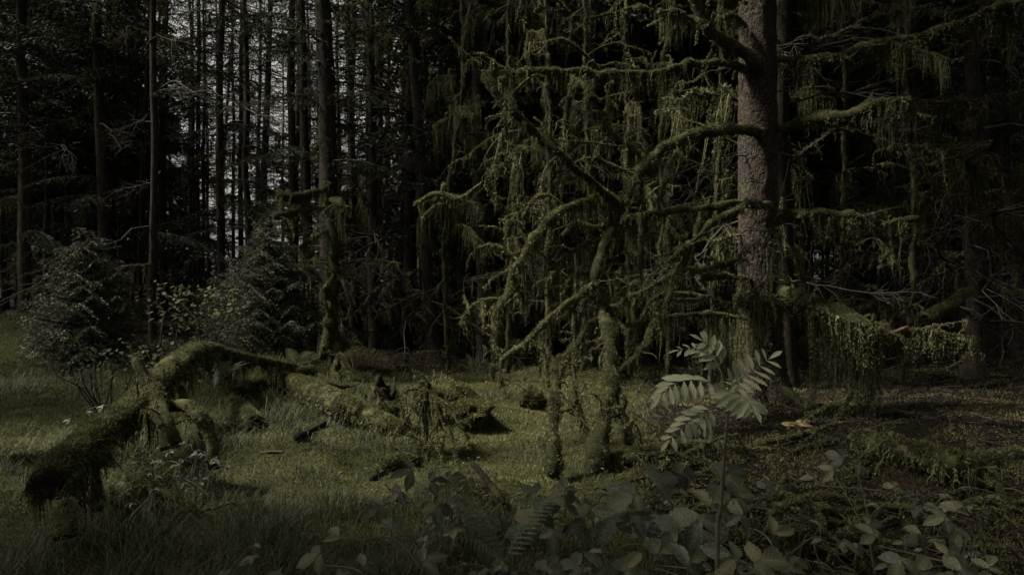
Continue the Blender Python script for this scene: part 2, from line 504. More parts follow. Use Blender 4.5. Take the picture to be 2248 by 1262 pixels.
# twig litter under the trees on the right and at the back
g = Geo()
x, y = scatter(3800, 3.4, 19, power=1.0)
k = (clearing(x, y) < .4) | (rng.random(len(x)) < .10)
x, y = x[k], y[k]
for a, b in zip(x, y):
    L = .08 + .5 * rng.random() ** 3; an = rng.random() * 6.28; r = .002 + .004 * rng.random() ** 3 + .0002 * b
    q = np.array([[a + t * L * math.cos(an + t * .5), b + t * L * math.sin(an + t * .5), 0] for t in (-.5, 0, .5)])
    q[:, 2] = H(q[:, 0], q[:, 1]) + r + .03 * rng.random() + rng.random() * .10 * np.array([0, .5, 1]) * (rng.random() < .4)
    tube(g, q, [r, r, r * .5], 4, a=rng.random(), cap=False)
x, y = scatter(90000, 3.0, 19, power=1.2)
k = clearing(x, y) < .5
x, y = x[k], y[k]
fuzz(g, np.stack([x, y, H(x, y)], -1) + np.array([0, 0, .006]), gnorm(x, y) * .35 + rng.normal(0, .5, (len(x), 3)) * [1, 1, .3], .02 + .003 * y, .003 + .0004 * y, .8)
o = obj('twig_litter', g, M['litter']); o['kind'] = 'stuff'
tag(o, 'dead twigs littering the dark floor under the trees', 'twigs')

# ---------------------------------------------------------------- mossy limbs
def limb(parent, rows, r0, r1, moss=.018, cur=0.0, dens=70, up=.55, name='branch', wood='wood', segs=9, twigs=4, fz=1.0, leaf=.032, clump=3.0, bare=0.0, sub=3.0, gap=.1, bulge=0.0):
    """rows of (px, py, distance) -> a limb with its own moss coat and hanging moss"""
    w = np.array([P(*r) for r in rows])
    return limbw(parent, w, r0, r1, moss, cur, dens, up, name, wood, segs, twigs, fz, leaf, clump, bare, gap, sub, bulge)

def limbw(parent, w, r0, r1, moss=.018, cur=0.0, dens=70, up=.55, name='branch', wood='wood', segs=9, twigs=4, fz=1.0, leaf=.032, clump=3.0, bare=0.0, gap=.1, sub=3.0, bulge=0.0):
    w = np.asarray(w, float)
    Ln = np.linalg.norm(np.diff(w, axis=0), axis=1).sum()
    n = max(8, int(Ln / .05))
    S = spline(w, n)
    jit = sum(np.stack([vn(S[:, 0] * q, S[:, 1] * q + 9, S[:, 2] * q), vn(S[:, 0] * q, S[:, 2] * q, 3.3), vn(S[:, 2] * q, S[:, 0] * q, 7.7)], 1) * 4 / q for q in (4., 11.))
    S = S + jit * min(.045, r0 * 1.0 + .008) * np.clip(np.minimum(np.arange(n), n - 1 - np.arange(n)) / 4., 0, 1)[:, None]
    R = np.linspace(r0, r1, n) * (1 + .15 * vn(np.arange(n) * .35, rng.random() * 50))
    if bulge: R = R * (1 + bulge * np.sin(np.linspace(0, math.pi, n)) ** 1.3)
    g = Geo(); tube(g, S, R, segs, .2, 9)
    side = []
    for _ in range(twigs + int(Ln * sub)):
        i = rng.integers(n // 6, n); L = (.10 + .45 * rng.random() ** 1.7) * (1 if r0 < .06 else 1.25)
        d = nrm(rng.normal(0, 1, (1, 3)) * np.array([1, .8, .55]) + np.array([[-.25, -.15, -.15]]))[0]
        st = nrm(d + np.cumsum(rng.normal(0, .42, (8, 3)), 0) + np.linspace(0, 1, 8)[:, None] * np.array([0, 0, -.5])) * L / 7
        q = np.vstack([S[i], S[i] + np.cumsum(st, 0)])
        tube(g, q, np.linspace(min(.009, r0 * .5), .0022, 9), 4, cap=False)
        if moss > 0 and rng.random() < .75: side.append(q)
    ob = obj(name, g, M[wood], parent, smooth=True)
    if moss > 0:
        g = Geo()
        i0 = int(n * bare)
        S2, R2 = S[i0:], R[i0:]
        if len(S2) > 4:
            lump = np.clip(.5 + 1.1 * vn(np.arange(len(S2)) * .13, rng.random() * 90) + .8 * vn(np.arange(len(S2)) * .45, rng.random() * 90), 0.0, 1.9)
            R3 = R2 + moss * lump * np.clip(np.arange(len(S2)) / 6., .2, 1)
            S3 = S2 + np.array([0, 0, 1.0]) * (moss * .5 * lump)[:, None]
            tube(g, S3, np.where(lump < .05, R2 * .7, R3), segs, .22, 16, a=.1)
            cnt = int(2200 * Ln * (1 - bare) * fz * (.6 + 8 * (float(R.mean()) + moss)))
            pp, dd = tube_pts(S3, R3, cnt, up)
            kk = vn(pp[:, 0] * 9, pp[:, 1] * 9, pp[:, 2] * 9) > -.6
            pp, dd = pp[kk], dd[kk]
            lf_ = .008 + .024 * np.clip(.4 + vn(pp[:, 0] * 6, pp[:, 1] * 6, pp[:, 2] * 6 + 5), 0, 1)
            fuzz(g, pp, dd, lf_, .0038, .9, down=.3)
            for q in side:
                qs = spline(q, 16); ql = np.linalg.norm(np.diff(q, axis=0), axis=1).sum()
                pp, dd = tube_pts(qs, np.full(16, .008), int(320 * ql), up)
                fuzz(g, pp, dd, .022, .004, .9, down=.3)
                m = int(rng.random() * 22 * ql + 1); ix = rng.integers(2, 16, m)
                strands(g, qs[ix], .03 + .16 * rng.random(m) ** 2, 4, .005, .026, .01, 2)
            obj('moss', g, M['moss'], ob, BASE[parent.name])
        if cur > 0:
            g = Geo()
            L2 = Ln * (1 - bare)
            cnt = int(dens * L2 * 1.15)
            s = rng.random(cnt)
            cl = vn(s * L2 * clump, rng.random() * 99) * .6 + .45 + .4 * vn(s * L2 * clump * 3.1, rng.random() * 40)
            k = cl > gap + .25 * rng.random(cnt)
            s, cl = s[k], cl[k]
            idx = (s * (len(S2) - 1)).astype(int)
            rt = S2[idx] + rng.normal(0, 1, (len(s), 3)) * np.array([.6, .6, .3]) * (R2[idx] + moss * .6)[:, None]
            ln = cur * (.15 + 1.25 * np.clip(cl, 0, 1) ** 1.6) * (.4 + .75 * rng.random(len(s)))
            strands(g, rt, ln, 7, .0036, leaf * .66, .016, 3)
            obj('hanging_moss', g, M['hang'], ob, BASE[parent.name])
    return ob, S, R

# ---------------------------------------------------------------- conifer crowns, dead boughs (shared meshes)
def crown_geo(z0, z1, rmax, seed, needle=.075, whorl=.45, per=6, twig_step=.13, dens=6, droop=.25):
    r_ = np.random.default_rng(seed)
    g = Geo(); z = z0
    Bs, Ds, Ls = [], [], []
    gb = Geo()
    while z < z1:
        t = (z - z0) / (z1 - z0)
        L0 = rmax * min(1, .35 + t * 3.0) * (1 - t) ** .75 + .15
        az0 = r_.random() * 6.28
        for k in range(per):
            if r_.random() < .18: continue
            az = az0 + k * 6.283 / per + r_.normal(0, .2)
            L = L0 * (.55 + .6 * r_.random())
            n = max(3, int(L / twig_step))
            s = np.linspace(0.12, 1, n)
            d = np.array([math.cos(az), math.sin(az), 0]); pd = np.array([-d[1], d[0], 0])
            zz = z + r_.normal(0, .1) + L * (.12 * s - droop * s ** 2 * (1 - .6 * t))
            ax = d[None] * (s * L)[:, None]; ax[:, 2] = zz
            tube(gb, ax[:: max(1, n // 5)], np.linspace(.022, .006, len(ax[:: max(1, n // 5)])), 3, cap=False)
            for sd in (-1, 1):
                tl = (.16 + .34 * (1 - s)) * L ** .5 * (.6 + .7 * r_.random(n))
                dr = nrm(d[None] * (.55 + .3 * r_.random((n, 1))) + pd[None] * sd + np.array([0, 0, -.35]) * (.3 + 1.2 * r_.random((n, 1))))
                m = dens
                u = np.linspace(.05, 1, m)
                pos = ax[:, None] + dr[:, None] * (tl[:, None] * u[None])[..., None]
                pos[..., 2] -= .25 * (tl[:, None] * u[None] ** 2)
                Bs.append(pos.reshape(-1, 3)); Ds.append(np.repeat(dr, m, 0)); Ls.append(np.full(n * m, 1.0))
        z += whorl * (.7 + .6 * r_.random())
    Bp, D = np.concatenate(Bs), np.concatenate(Ds); n = len(Bp)
    for sgn in (-1, 1):
        e = nrm(D + r_.normal(0, .45, (n, 3)) + np.array([0, 0, -.1]))
        s = nrm(np.cross(e, r_.normal(0, 1, (n, 3))))
        L = (needle * (.7 + .8 * r_.random(n)))[:, None]; W = L * .2
        v = np.stack([Bp - s * W, Bp + s * W, Bp + e * L], 1).reshape(-1, 3)
        g.add(v, None, np.arange(3 * n).reshape(-1, 3), np.repeat(r_.random(n), 3))
    return g, gb

CROWN = []
for i, (r, whl) in enumerate([(2.6, .5), (2.2, .55), (3.0, .5), (1.9, .6)]):
    g, gb = crown_geo(0, 12, r, 100 + i, .085, whl, 6, .14, 6)
    g.merge(gb)
    me = g.mesh('crown'); me.materials.append(M['needle']); CROWN.append(me)

SPARSE = []
for i, (r, whl) in enumerate([(2.2, .55), (1.9, .5), (2.6, .6)]):
    g, gb = crown_geo(0, 12, r, 150 + i, .06, whl, 5, .17, 5, .15)
    g.merge(gb)
    me = g.mesh('crown'); me.materials.append(M['needle']); SPARSE.append(me)

def dead_geo(seed, L=1.6, mossy=True, fine=1.0):
    """a dead bough along +X with twigs; returns wood and moss"""
    r_ = np.random.default_rng(seed)
    g, gm = Geo(), Geo()
    s = np.linspace(0, 1, 9)
    kink = np.cumsum(r_.normal(0, .035, (9, 3)), 0)
    ax = np.stack([s * L, .15 * L * s ** 2 * r_.normal(), L * (.22 * s * r_.normal(.2, .6) - .30 * s ** 2)], 1) + kink * L
    R = np.linspace(.016, .004, 9) * (.7 + .6 * r_.random())
    tube(g, ax, R, 5, .2, 12, a=r_.random(), cap=False)
    paths = [ax]
    for k in range(int(11 * fine)):
        i = r_.integers(2, 8); l = L * (.18 + .35 * r_.random()) * (1.1 - i / 10)
        sg = 1 if k % 2 else -1
        d = nrm(np.array([[.6 + .3 * r_.random(), sg * (.5 + .5 * r_.random()), r_.normal(-.12, .35)]]))[0]
        t = np.linspace(0, 1, 5)[:, None]
        q = ax[i] + d * l * t + np.array([0, 0, -.25 * l]) * t ** 2 + np.cumsum(r_.normal(0, .02, (5, 3)), 0) * l * 2
        tube(g, q, np.linspace(.007, .0025, 5), 4, a=r_.random(), cap=False); paths.append(q)
        for kk in range(3):
            j = r_.integers(1, 4); l2 = l * (.25 + .4 * r_.random())
            d2 = nrm((d + r_.normal(0, .7, 3))[None])[0]
            q2 = q[j] + d2 * l2 * np.linspace(0, 1, 3)[:, None] + r_.normal(0, .01, (3, 3))
            tube(g, q2, np.linspace(.004, .0018, 3), 3, a=r_.random(), cap=False)
    if mossy:
        for q in paths[: 1 + int(5 * fine)]:
            S = spline(q, 14)
            pp, dd = tube_pts(S, np.full(14, .014), int(260 * L * (1 if q is ax else .35)), .6)
            fuzz(gm, pp, dd, .030, .0065, .8, down=.2)
            m = int((46 if q is ax else 13) * L)
            idx = r_.integers(0, 14, m)
            cl = np.clip(vn(idx * .45, seed * 3.7) + .45, 0.02, 1.2)
            strands(gm, S[idx] + r_.normal(0, .01, (m, 3)), .70 * cl * (.3 + .7 * r_.random(m)), 8, .0045, .026, .02, 3)
    return g, gm
DEAD, BARE = [], []
for i in range(7):
    g, gm = dead_geo(300 + i, 1.3 + .25 * (i % 4))
    a = g.mesh('branch'); a.materials.append(M['twig'])
    b = gm.mesh('hanging_moss'); b.materials.append(M['hang'])
    DEAD.append((a, b))
for i in range(5):
    g, gm = dead_geo(400 + i, 1.5 + .2 * i, False, 1.5)
    a = g.mesh('branch'); a.materials.append(M['twig']); BARE.append(a)
# a whole set of dead boughs for trees too far away to tell them apart
DSET = []
for i in range(3):
    g = Geo(); r_ = np.random.default_rng(50 + i)
    for k in range(26):
        gg, gm = dead_geo(500 + i * 40 + k, 1.2, k % 4 == 0, .5)
        an = r_.random() * 6.28; c, s = math.cos(an), math.sin(an)
        Rm = [[c, -s, 0], [s, c, 0], [0, 0, 1]]
        sc_ = .8 + .9 * r_.random(); zz = 1.2 + 8.5 * r_.random()
        g.merge(gg, Rm, (0, 0, zz), sc_)
        if gm.v: g.merge(gm, Rm, (0, 0, zz), sc_)
    me = g.mesh('dead_boughs'); me.materials.append(M['twig']); DSET.append(me)

def bough_geo(seed, L):
    r_ = np.random.default_rng(seed); g = Geo()
    n = int(L / .06); s = np.linspace(0, 1, n)
    ax = np.stack([s * L, .1 * L * s ** 2 * r_.normal(), L * (.10 * s - .32 * s ** 2)], 1)
    tube(g, ax[::3], np.linspace(.018, .004, len(ax[::3])), 4, cap=False)
    for sd in (-1, 1):
        tl = (.10 + .5 * (1 - s) * np.clip(s * 4, 0, 1)) * (.5 + .8 * r_.random(n))
        d = nrm(np.stack([.7 + .3 * r_.random(n), np.full(n, float(sd)), -.2 - .5 * r_.random(n)], 1))
        u = np.linspace(.05, 1, 12)
        p = (ax[:, None] + d[:, None] * (tl[:, None] * u)[..., None]); p[..., 2] -= .3 * tl[:, None] * u ** 2
        p = p.reshape(-1, 3); D = np.repeat(d, 12, 0)
        for _ in range(2):
            m = len(p); e = nrm(D + r_.normal(0, .6, (m, 3))); w = nrm(np.cross(e, r_.normal(0, 1, (m, 3))))
            ll = (.045 * (.6 + .8 * r_.random(m)))[:, None]
            g.add(np.stack([p - w * ll * .16, p + w * ll * .16, p + e * ll], 1).reshape(-1, 3), None, np.arange(3 * m).reshape(-1, 3), np.repeat(r_.random(m), 3))
    me = g.mesh('needle_bough'); me.materials.append(M['needle']); return me
BOUGH = [bough_geo(600 + i, 1.5 + .4 * i) for i in range(4)]

def trunk_geo(base, top, r, height, segs=14, flare=1.6, n=40, wob=.10, seed=0.0):
    t = np.linspace(0, 1, n) ** 1.3
    b, e = np.asarray(base, float) - np.array([0, 0, .15]), np.asarray(top, float)
    S = b + (e - b) * t[:, None]
    hz = S[:, 2] - base[2]
    S[:, 0] += .06 * vn(hz * .45, seed) * np.clip(hz, 0, 1) + .02 * vn(hz * 1.7, seed + 3)
    S[:, 1] += .06 * vn(hz * .45, seed + 40) * np.clip(hz, 0, 1)
    R = r * (1 - .72 * np.clip(hz / height, 0, 1)) * (1 + (flare - 1) * np.exp(-np.clip(hz, 0, 99) / .28))
    g = Geo(); tube(g, S, R, segs, wob, 3.5, seed=seed)
    return g, S, R

def spruce(label, px, pxt, wpx, d, group, boughs=10, crown=(7.5, 1.0), mossy=.7, zlo=.6, zhi=None, height=19, name='spruce_tree', fine=True, bark='bark', lean_d=0.0, bs=1.0):
    base = G0(px, d)
    r = wpx * d / F_PX / 2
    ztop = CAM_H + 631 * d / F_PX
    zmid = CAM_H
    slope = ((pxt - px) * d / F_PX) / max(ztop - zmid, 1)
    bx = base[0] - slope * (CAM_H - base[2])
    base = np.array([bx, d, float(H(bx, d))])
    top = base + np.array([slope * height, lean_d, height])
    t = thing(name, base, label, 'tree', group)
    g, S, R = trunk_geo(base, top, r, height, 14 if fine else 8, 1.5, 44 if fine else 14, seed=px * .37)
    obj('trunk', g, M[bark], t, smooth=True)
    if crown:
        z, s = crown
        k = rng.integers(0, 4)
        linked('crown', SPARSE[k % 3] if 300 < px < 1040 and px != 338 else CROWN[k], t, Matrix.Translation((slope * z, 0, z)) @ Matrix.Rotation(rng.random() * 6.28, 4, 'Z') @ Matrix.Diagonal((s, s, max(.4, (height - z + .6) / 12), 1)))
    zhi = zhi or min(height * .5, CAM_H + 700 * d / F_PX)
    for k in range(boughs):
        z = zlo + (zhi - zlo) * ((k + rng.random()) / max(boughs, 1))
        an = rng.random() * 6.28
        s = (.75 + .7 * rng.random()) * bs
        MT = Matrix.Translation((slope * z + R[0] * 0, 0, z)) @ Matrix.Rotation(an, 4, 'Z') @ Matrix.Rotation(rng.normal(.0, .18), 4, 'Y') @ Matrix.Diagonal((s, s, s, 1))
        if rng.random() < mossy:
            a, b = DEAD[rng.integers(0, 7)]
            br = linked('branch', a, t, MT)
            linked('hanging_moss', b, br)
        else:
            linked('branch', BARE[rng.integers(0, 5)], t, MT)
    if fine and px > 760:
        for k in range(7):
            z = .5 + 5.5 * rng.random(); s = 1.0 + .8 * rng.random()
            linked('bare_branch', BARE[rng.integers(0, 5)], t, Matrix.Translation((slope * z, 0, z)) @ Matrix.Rotation(rng.random() * 6.28, 4, 'Z') @ Matrix.Rotation(rng.normal(.1, .3), 4, 'Y') @ Matrix.Diagonal((s, s, s, 1)))
    if px < 760:
        for k in range(int(7 + 5 * (px < 300))):
            z = 2.2 + 6.5 * rng.random()
            s = .8 + .6 * rng.random()
            linked('needle_bough', BOUGH[rng.integers(0, 4)], t, Matrix.Translation((slope * z, 0, z)) @ Matrix.Rotation(rng.random() * 6.28, 4, 'Z') @ Matrix.Diagonal((s, s, s, 1)))
    return t, base

GB = 'dark spruce trunks behind the clearing'
TREES = [
 # label, px at eye level, px at top edge, width, distance, boughs, crown, mossy
 ('thickest dark spruce trunk behind the forked mossy snag', 722, 706, 46, 15.2, 12, (6.2, 1.35), .7),
 ('straight spruce with pale lit edge right of the mossy snag', 820, 808, 23, 16.2, 12, (7.0, 1.2), .7),
 ('mossy spruce leaning, its root foot on the clearing edge', 946, 897, 27, 15.6, 14, (7.0, 1.25), .75),
 ('slim spruce, farther left of the pair beside the thickest trunk', 648, 640, 20, 18, 9, (7.5, 1.0), .5),
 ('slim spruce touching the left side of the thickest trunk', 678, 668, 23, 17, 9, (8.0, .9), .5),
 ('dark spruce leaning slightly before the brightest left sky gap', 548, 538, 17, 20, 9, (8.0, .8), .3),
 ('thin pole of a spruce against the bright sky gap', 514, 512, 9, 26, 7, (10, .7), .1),
 ('dark spruce pole above the leafy shrub', 482, 488, 20, 19, 9, (6.5, 1.0), .5),
 ('thin spruce pole left of the bright sky gap', 438, 434, 12, 24, 8, (6.5, 1.0), .3),
 ('slender spruce above the gap between the two young spruces', 338, 336, 17, 13.2, 8, (7.4, 1.15), .3),  # its unseen crown is placed and kept dense to shade the middle wood
 ('very thin spruce behind the round young spruce top', 300, 305, 9, 27, 7, (6, 1.0), .3),
 ('stout dark spruce with low mossy arms behind young spruce', 234, 213, 25, 17, 12, (6, 1.1), .55),
 ('thin spruce between two dark poles at upper left', 178, 172, 10, 26, 7, (5, 1.1), .3),
 ('slim spruce beside the left sky chinks', 152, 148, 13, 24, 7, (5, 1.1), .3),
 ('dark spruce standing nearest the left picture edge', 52, 48, 28, 17, 10, (4.5, 1.1), .5),
 ('faint spruce pole in the darkest left wood', 104, 108, 14, 22, 8, (4.5, 1.2), .4),
 ('thin dark pole between two lit trunks in the centre wood', 856, 850, 12, 24, 8, (10, .8), .3),
 ('middle sized spruce just right of the thickest trunk', 776, 772, 17, 21, 9, (9, .9), .5),
 ('spruce crossing behind the leaning mossy spruce', 962, 926, 19, 20, 10, (9, .9), .5),
 ('thin spruce pole before the small central sky gap', 886, 884, 12, 26, 8, (11, .8), .2),
 ('thin spruce right of the leaning mossy spruce', 1002, 990, 13, 22, 9, (9, 1.0), .5),
 ('grey mossy trunk at the left end of the moss curtains', 1058, 1044, 29, 15.2, 14, (7, 1.1), .9),
 ('narrow trunk beside the grey mossy trunk', 1030, 1018, 18, 19, 10, (8, 1.0), .7),
 ('pale narrow trunk behind the drooping mossy limb', 1186, 1180, 20, 16, 13, (7, 1.1), .95),
 ('trunk hidden behind hanging moss left of the tangle', 1292, 1300, 25, 14.5, 14, (6.5, 1.1), 1.0),
 ('trunk behind the long horizontal mossy branch', 1405, 1400, 21, 15, 14, (6.5, 1.1), 1.0),
 ('dim trunk behind the gap left of the big spruce', 1446, 1438, 24, 18, 12, (7, 1.1), .8),
 ('narrow dark trunk close left of the big spruce', 1530, 1526, 17, 17, 12, (6, 1.1), .9),
 ('shade blackened trunk standing close behind the big scaly spruce', 1722, 1714, 46, 11.6, 12, (7.5, 1.2), 1.0),
 ('shadowed narrow trunk under the middle right branch', 1856, 1850, 18, 16, 12, (6, 1.2), .8),
 ('shadowed thin trunk left of the pale right trunk', 1960, 1955, 13, 18, 11, (6, 1.2), .5),
 ('paler mottled trunk among bare twigs at right', 2012, 2010, 22, 15, 13, (6, 1.2), .25),
 ('heavy mossy trunk before the twigs at far right', 2134, 2130, 36, 12.8, 12, (6.5, 1.2), .3),
 ('dim trunk at the right picture edge', 2220, 2208, 20, 15, 12, (5, 1.2), .4),
 ('thin dark stem between the two right trunks', 2074, 2070, 11, 19, 11, (6, 1.2), .2),
 ('thin stem behind the lowest right branch', 1920, 1925, 12, 20, 11, (6, 1.2), .5),
 ('slim trunk behind the big limb fork', 1344, 1350, 14, 19, 11, (6.5, 1.2), .8),
 ('slim trunk behind the drooping limb tip', 1110, 1112, 14, 19, 11, (8, 1.1), .8),
]
for (lb, px, pxt, w, d, nb, cr, mo) in TREES:
    dens = 1.3 if px > 1000 else 1.1
    spruce(lb, px, pxt, w, d, GB, int(nb * dens), cr, mo, bs=1.0 + .25 * (px > 1000), bark='dark' if px == 1722 else 'bark')  # trunk behind the big spruce gets darker wood standing in for shade

# ---------------------------------------------------------------- back rows
GF = 'slender spruces of the back rows'
r2 = np.random.default_rng(77)
cnt = 0
tries = 0
used = []
while cnt < 245 and tries < 6000:
    tries += 1
    d = 22 + 30 * r2.random() ** 1.1
    px = -150 + 2550 * r2.random()
    if cnt >= 200: d = 16.5 + 6 * r2.random(); px = 770 + 860 * r2.random()
    x = (px - 1124) * d / F_PX
    window = 290 < px < 1040
    if window and r2.random() < .28: continue
    if 150 < px < 1900 and cnt > 60 and r2.random() < .35: continue
    if any((x - a) ** 2 + (d - b) ** 2 < 1.6 for a, b in used): continue
    used.append((x, d)); cnt += 1
    base = np.array([x, d, float(H(x, d))])
    hgt = 16 + 6 * r2.random()
    t = thing('spruce_tree', base, 'slender dark spruce in the back rows of the wood', 'tree', GF)
    g, S, R = trunk_geo(base, base + np.array([r2.normal(0, .4), 0, hgt]), .08 + .07 * r2.random(), hgt, 7, 1.3, 12, seed=x)
    obj('trunk', g, M['bark'], t, smooth=True)
    z = (4.0 + 5 * r2.random()) if window else (2.5 + 3.5 * r2.random())
    s = (.6 + .3 * r2.random()) if window else (1.0 + .5 * r2.random())
    linked('crown', SPARSE[r2.integers(0, 3)] if window else CROWN[r2.integers(0, 4)], t, Matrix.Translation((0, 0, z)) @ Matrix.Rotation(r2.random() * 6.28, 4, 'Z') @ Matrix.Diagonal((s, s, (hgt - z + .6) / 12, 1)))
    b = linked('dead_boughs', DSET[r2.integers(0, 3)], t, Matrix.Rotation(r2.random() * 6.28, 4, 'Z') @ Matrix.Diagonal((1.2, 1.2, 1, 1)))
    b['kind'] = 'stuff'

# far wood: one dark mass of low conifer growth beyond the back rows
g = Geo()
gc, gb = crown_geo(0, 6, 2.2, 900, .34, .6, 6, .36, 3)
for k in range(150):
    d = 50 + 22 * r2.random(); x = -48 + 100 * r2.random()
    s = .8 + .7 * r2.random()
    if -32 < x < -2: s *= 1.45
    elif r2.random() < .6: s *= 1.9
    if k % 3 == 0: g.merge(gc, None, (x, d, float(H(np.array(x), np.array(d))) - .3), s * 1.3) 
o = obj('far_wood', g, M['needle']); o['kind'] = 'stuff'
tag(o, 'dark mass of far conifers closing the forest behind the trunks', 'forest')

# unseen spruces added beside and behind the viewpoint to cast canopy shade
for (x, y, z, s, h) in [(-9.2, 3.0, 4.5, 1.2, 15), (-5.9, 2.6, 5.0, .95, 13), (-10.5, 1.0, 4, 1.4, 17), (-6.2, -1.2, 4.6, 1.4, 17), (-15.5, 11.5, 4, 1.4, 19),
                        (-14.5, 14.5, 3.5, 1.4, 19), (-3.0, -3.5, 4.5, 1.4, 17), (1.5, -3.2, 4.2, 1.4, 18), (6.0, -1.5, 4.2, 1.4, 18), (8.5, 3.0, 3.5, 1.4, 18),
                        (9.8, 7.5, 3, 1.4, 18), (10.8, 11.5, 3, 1.4, 18), (-17, 3.0, 5, 1.4, 20), (-13, -3, 4, 1.4, 18), (3.4, 1.3, 4.4, 1.2, 17), (0.2, -1.5, 4.2, 1.2, 17), (3.6, 4.6, 4.8, 1.3, 18), (-6.4, 4.4, 9.5, 1.15, 19), (-5.0, 6.6, 9.5, .6, 18), (-10.2, 8.8, 3.4, 1.05, 10), (-17.5, 17.5, 2.5, 1.4, 18), (-19.5, 22.5, 2.5, 1.5, 19), (-23, 28, 2.5, 1.6, 19), (-14.2, 18.5, 3.0, 1.2, 17), (-8.6, 1.2, 3.8, 1.2, 14)]:
    base = np.array([x, y, float(H(x, y))])
    t = thing('spruce_tree', base, 'unseen tall spruce added outside the picture edges for shade', 'tree', 'added shade spruces around the viewpoint')
    g, S, R = trunk_geo(base, base + np.array([0, 0, h]), .17, h, 8, 1.4, 14, seed=x)
    obj('trunk', g, M['bark'], t, smooth=True)
    linked('crown', CROWN[rng.integers(0, 4)], t, Matrix.Translation((0, 0, z)) @ Matrix.Rotation(rng.random() * 6.28, 4, 'Z') @ Matrix.Diagonal((s, s, (h - z + .6) / 12, 1)))

# ---------------------------------------------------------------- the big spruce
bD = 9.5
bb = G0(1676, bD)
big = thing('spruce_tree', bb, 'big scaly barked spruce with moss draped branches', 'tree')
n = 230
t_ = np.linspace(0, 1, n) ** 1.5
hz = -.2 + 18 * t_
S = np.stack([bb[0] + (P(1664, 631, bD)[0] - bb[0]) * np.clip(hz / 1.6, 0, 1) + .02 * vn(hz * .7, 3.3), bD + .0 * hz, bb[2] + hz], 1)
R = (.262 - .006 * hz) * (1 + .42 * np.exp(-np.clip(hz, 0, 99) / .35))
g = Geo()
tube(g, S, R, 56, .035, 9, seed=2)
v = g.v[0]
sc1 = vn(v[:, 0] * 46, v[:, 1] * 46, v[:, 2] * 24) + .6 * vn(v[:, 0] * 12, v[:, 1] * 12, v[:, 2] * 5)
dirs = v[: n * 56].reshape(n, 56, 3) - S[:, None]
v2 = v.copy(); v2[: n * 56] += (nrm(dirs) * (.010 * sc1[: n * 56].reshape(n, 56))[..., None]).reshape(-1, 3)
th = np.arctan2(dirs[..., 1], dirs[..., 0]).ravel()
root = np.exp(-np.clip(np.repeat(hz, 56), 0, 9) / .25) * .10 * np.sin(th * 5 + 1)
v2[: n * 56] += nrm(dirs).reshape(-1, 3) * root[:, None]
g.v[0] = v2
obj('trunk', g, M['bigbark'], big, smooth=True)
linked('crown', CROWN[2], big, Matrix.Translation((0, 0, 6.2)) @ Matrix.Diagonal((1.45, 1.45, 1.0, 1)))  # crown out of view, widened to shade the right floor
# moss patches clinging to the trunk foot
g = Geo()
pp, dd = tube_pts(S[:60], R[:60] * 1.02, 9000)
k = (vn(pp[:, 0] * 4, pp[:, 1] * 4, pp[:, 2] * 2.2) > -.15 + .35 * (pp[:, 2] > .9)) & (pp[:, 2] < 1.75)
fuzz(g, pp[k], dd[k], .03, .006, .8, down=.5)
k2 = np.where(k)[0][::12]
strands(g, pp[k2], .12 + .3 * rng.random(len(k2)), 6, .004, .024, .01, 3)
obj('trunk_moss', g, M['hang'], big)

def L(rows, r0, r1, moss=.018, *a, **k):
    k.setdefault('sub', 1.6)
    return limb(big, rows, r0 * .9, r1 * .9, moss * .8, *a, **k)
# thick dark limb rising at upper left
L([(1672, 165, 9.35), (1640, 125, 9.2), (1600, 97, 9.1), (1568, 68, 9.0), (1540, 25, 8.95), (1512, -45, 8.9), (1480, -120, 8.9)], .10, .06, .012, .25, 40, wood='bark', fz=.5, twigs=2)
L([(1560, 55, 8.95), (1520, 40, 8.8), (1480, 25, 8.7), (1446, 28, 8.6)], .035, .012, .025, .75, 190, clump=1.2)
# long level branch
L([(1650, 158, 9.3), (1582, 143, 9.1), (1500, 143, 8.9), (1440, 158, 8.8), (1385, 161, 8.7), (1320, 161, 8.6), (1250, 157, 8.5), (1185, 160, 8.45), (1135, 157, 8.4), (1095, 178, 8.4)], .042, .016, .035, .36, 130, clump=2.2, twigs=8)
L([(1262, 165, 8.5), (1250, 200, 8.4), (1246, 250, 8.35), (1238, 300, 8.3), (1228, 335, 8.3)], .020, .008, .03, .22, 120)
L([(1262, 172, 8.5), (1275, 185, 8.3), (1290, 200, 8.2), (1300, 222, 8.15)], .018, .01, .03, .28, 120)
L([(1345, 165, 8.65), (1335, 220, 8.5), (1325, 290, 8.45)], .012, .006, .03, .45, 110)
# big limb that bends down and forks
o_, S3, _ = L([(1672, 292, 9.3), (1640, 290, 9.15), (1600, 281, 9.0), (1555, 287, 8.8), (1500, 306, 8.6), (1440, 343, 8.4), (1408, 376, 8.3), (1382, 420, 8.1), (1356, 452, 7.95)], .075, .052, .016, .20, 60, bare=.06, clump=2.5, up=.7, sub=.8)
L([(1356, 448, 8.05), (1344, 485, 8.0), (1338, 520, 7.9), (1325, 560, 7.8), (1310, 610, 7.65), (1305, 630, 7.6)], .056, .044, .024, .10, 50, fz=1.3, sub=.6)
L([(1308, 622, 7.7), (1275, 645, 7.6), (1240, 668, 7.5), (1200, 705, 7.4), (1150, 750, 7.25), (1100, 792, 7.15)], .044, .016, .014, .30, 90, clump=3.5, bare=.02, sub=1)
L([(1104, 788, 7.2), (1098, 815, 7.15), (1100, 850, 7.1)], .012, .006, .022, .25, 130)
L([(1405, 378, 8.3), (1370, 375, 8.2), (1335, 362, 8.1), (1305, 348, 8.0)], .020, .008, .016, .25, 90)
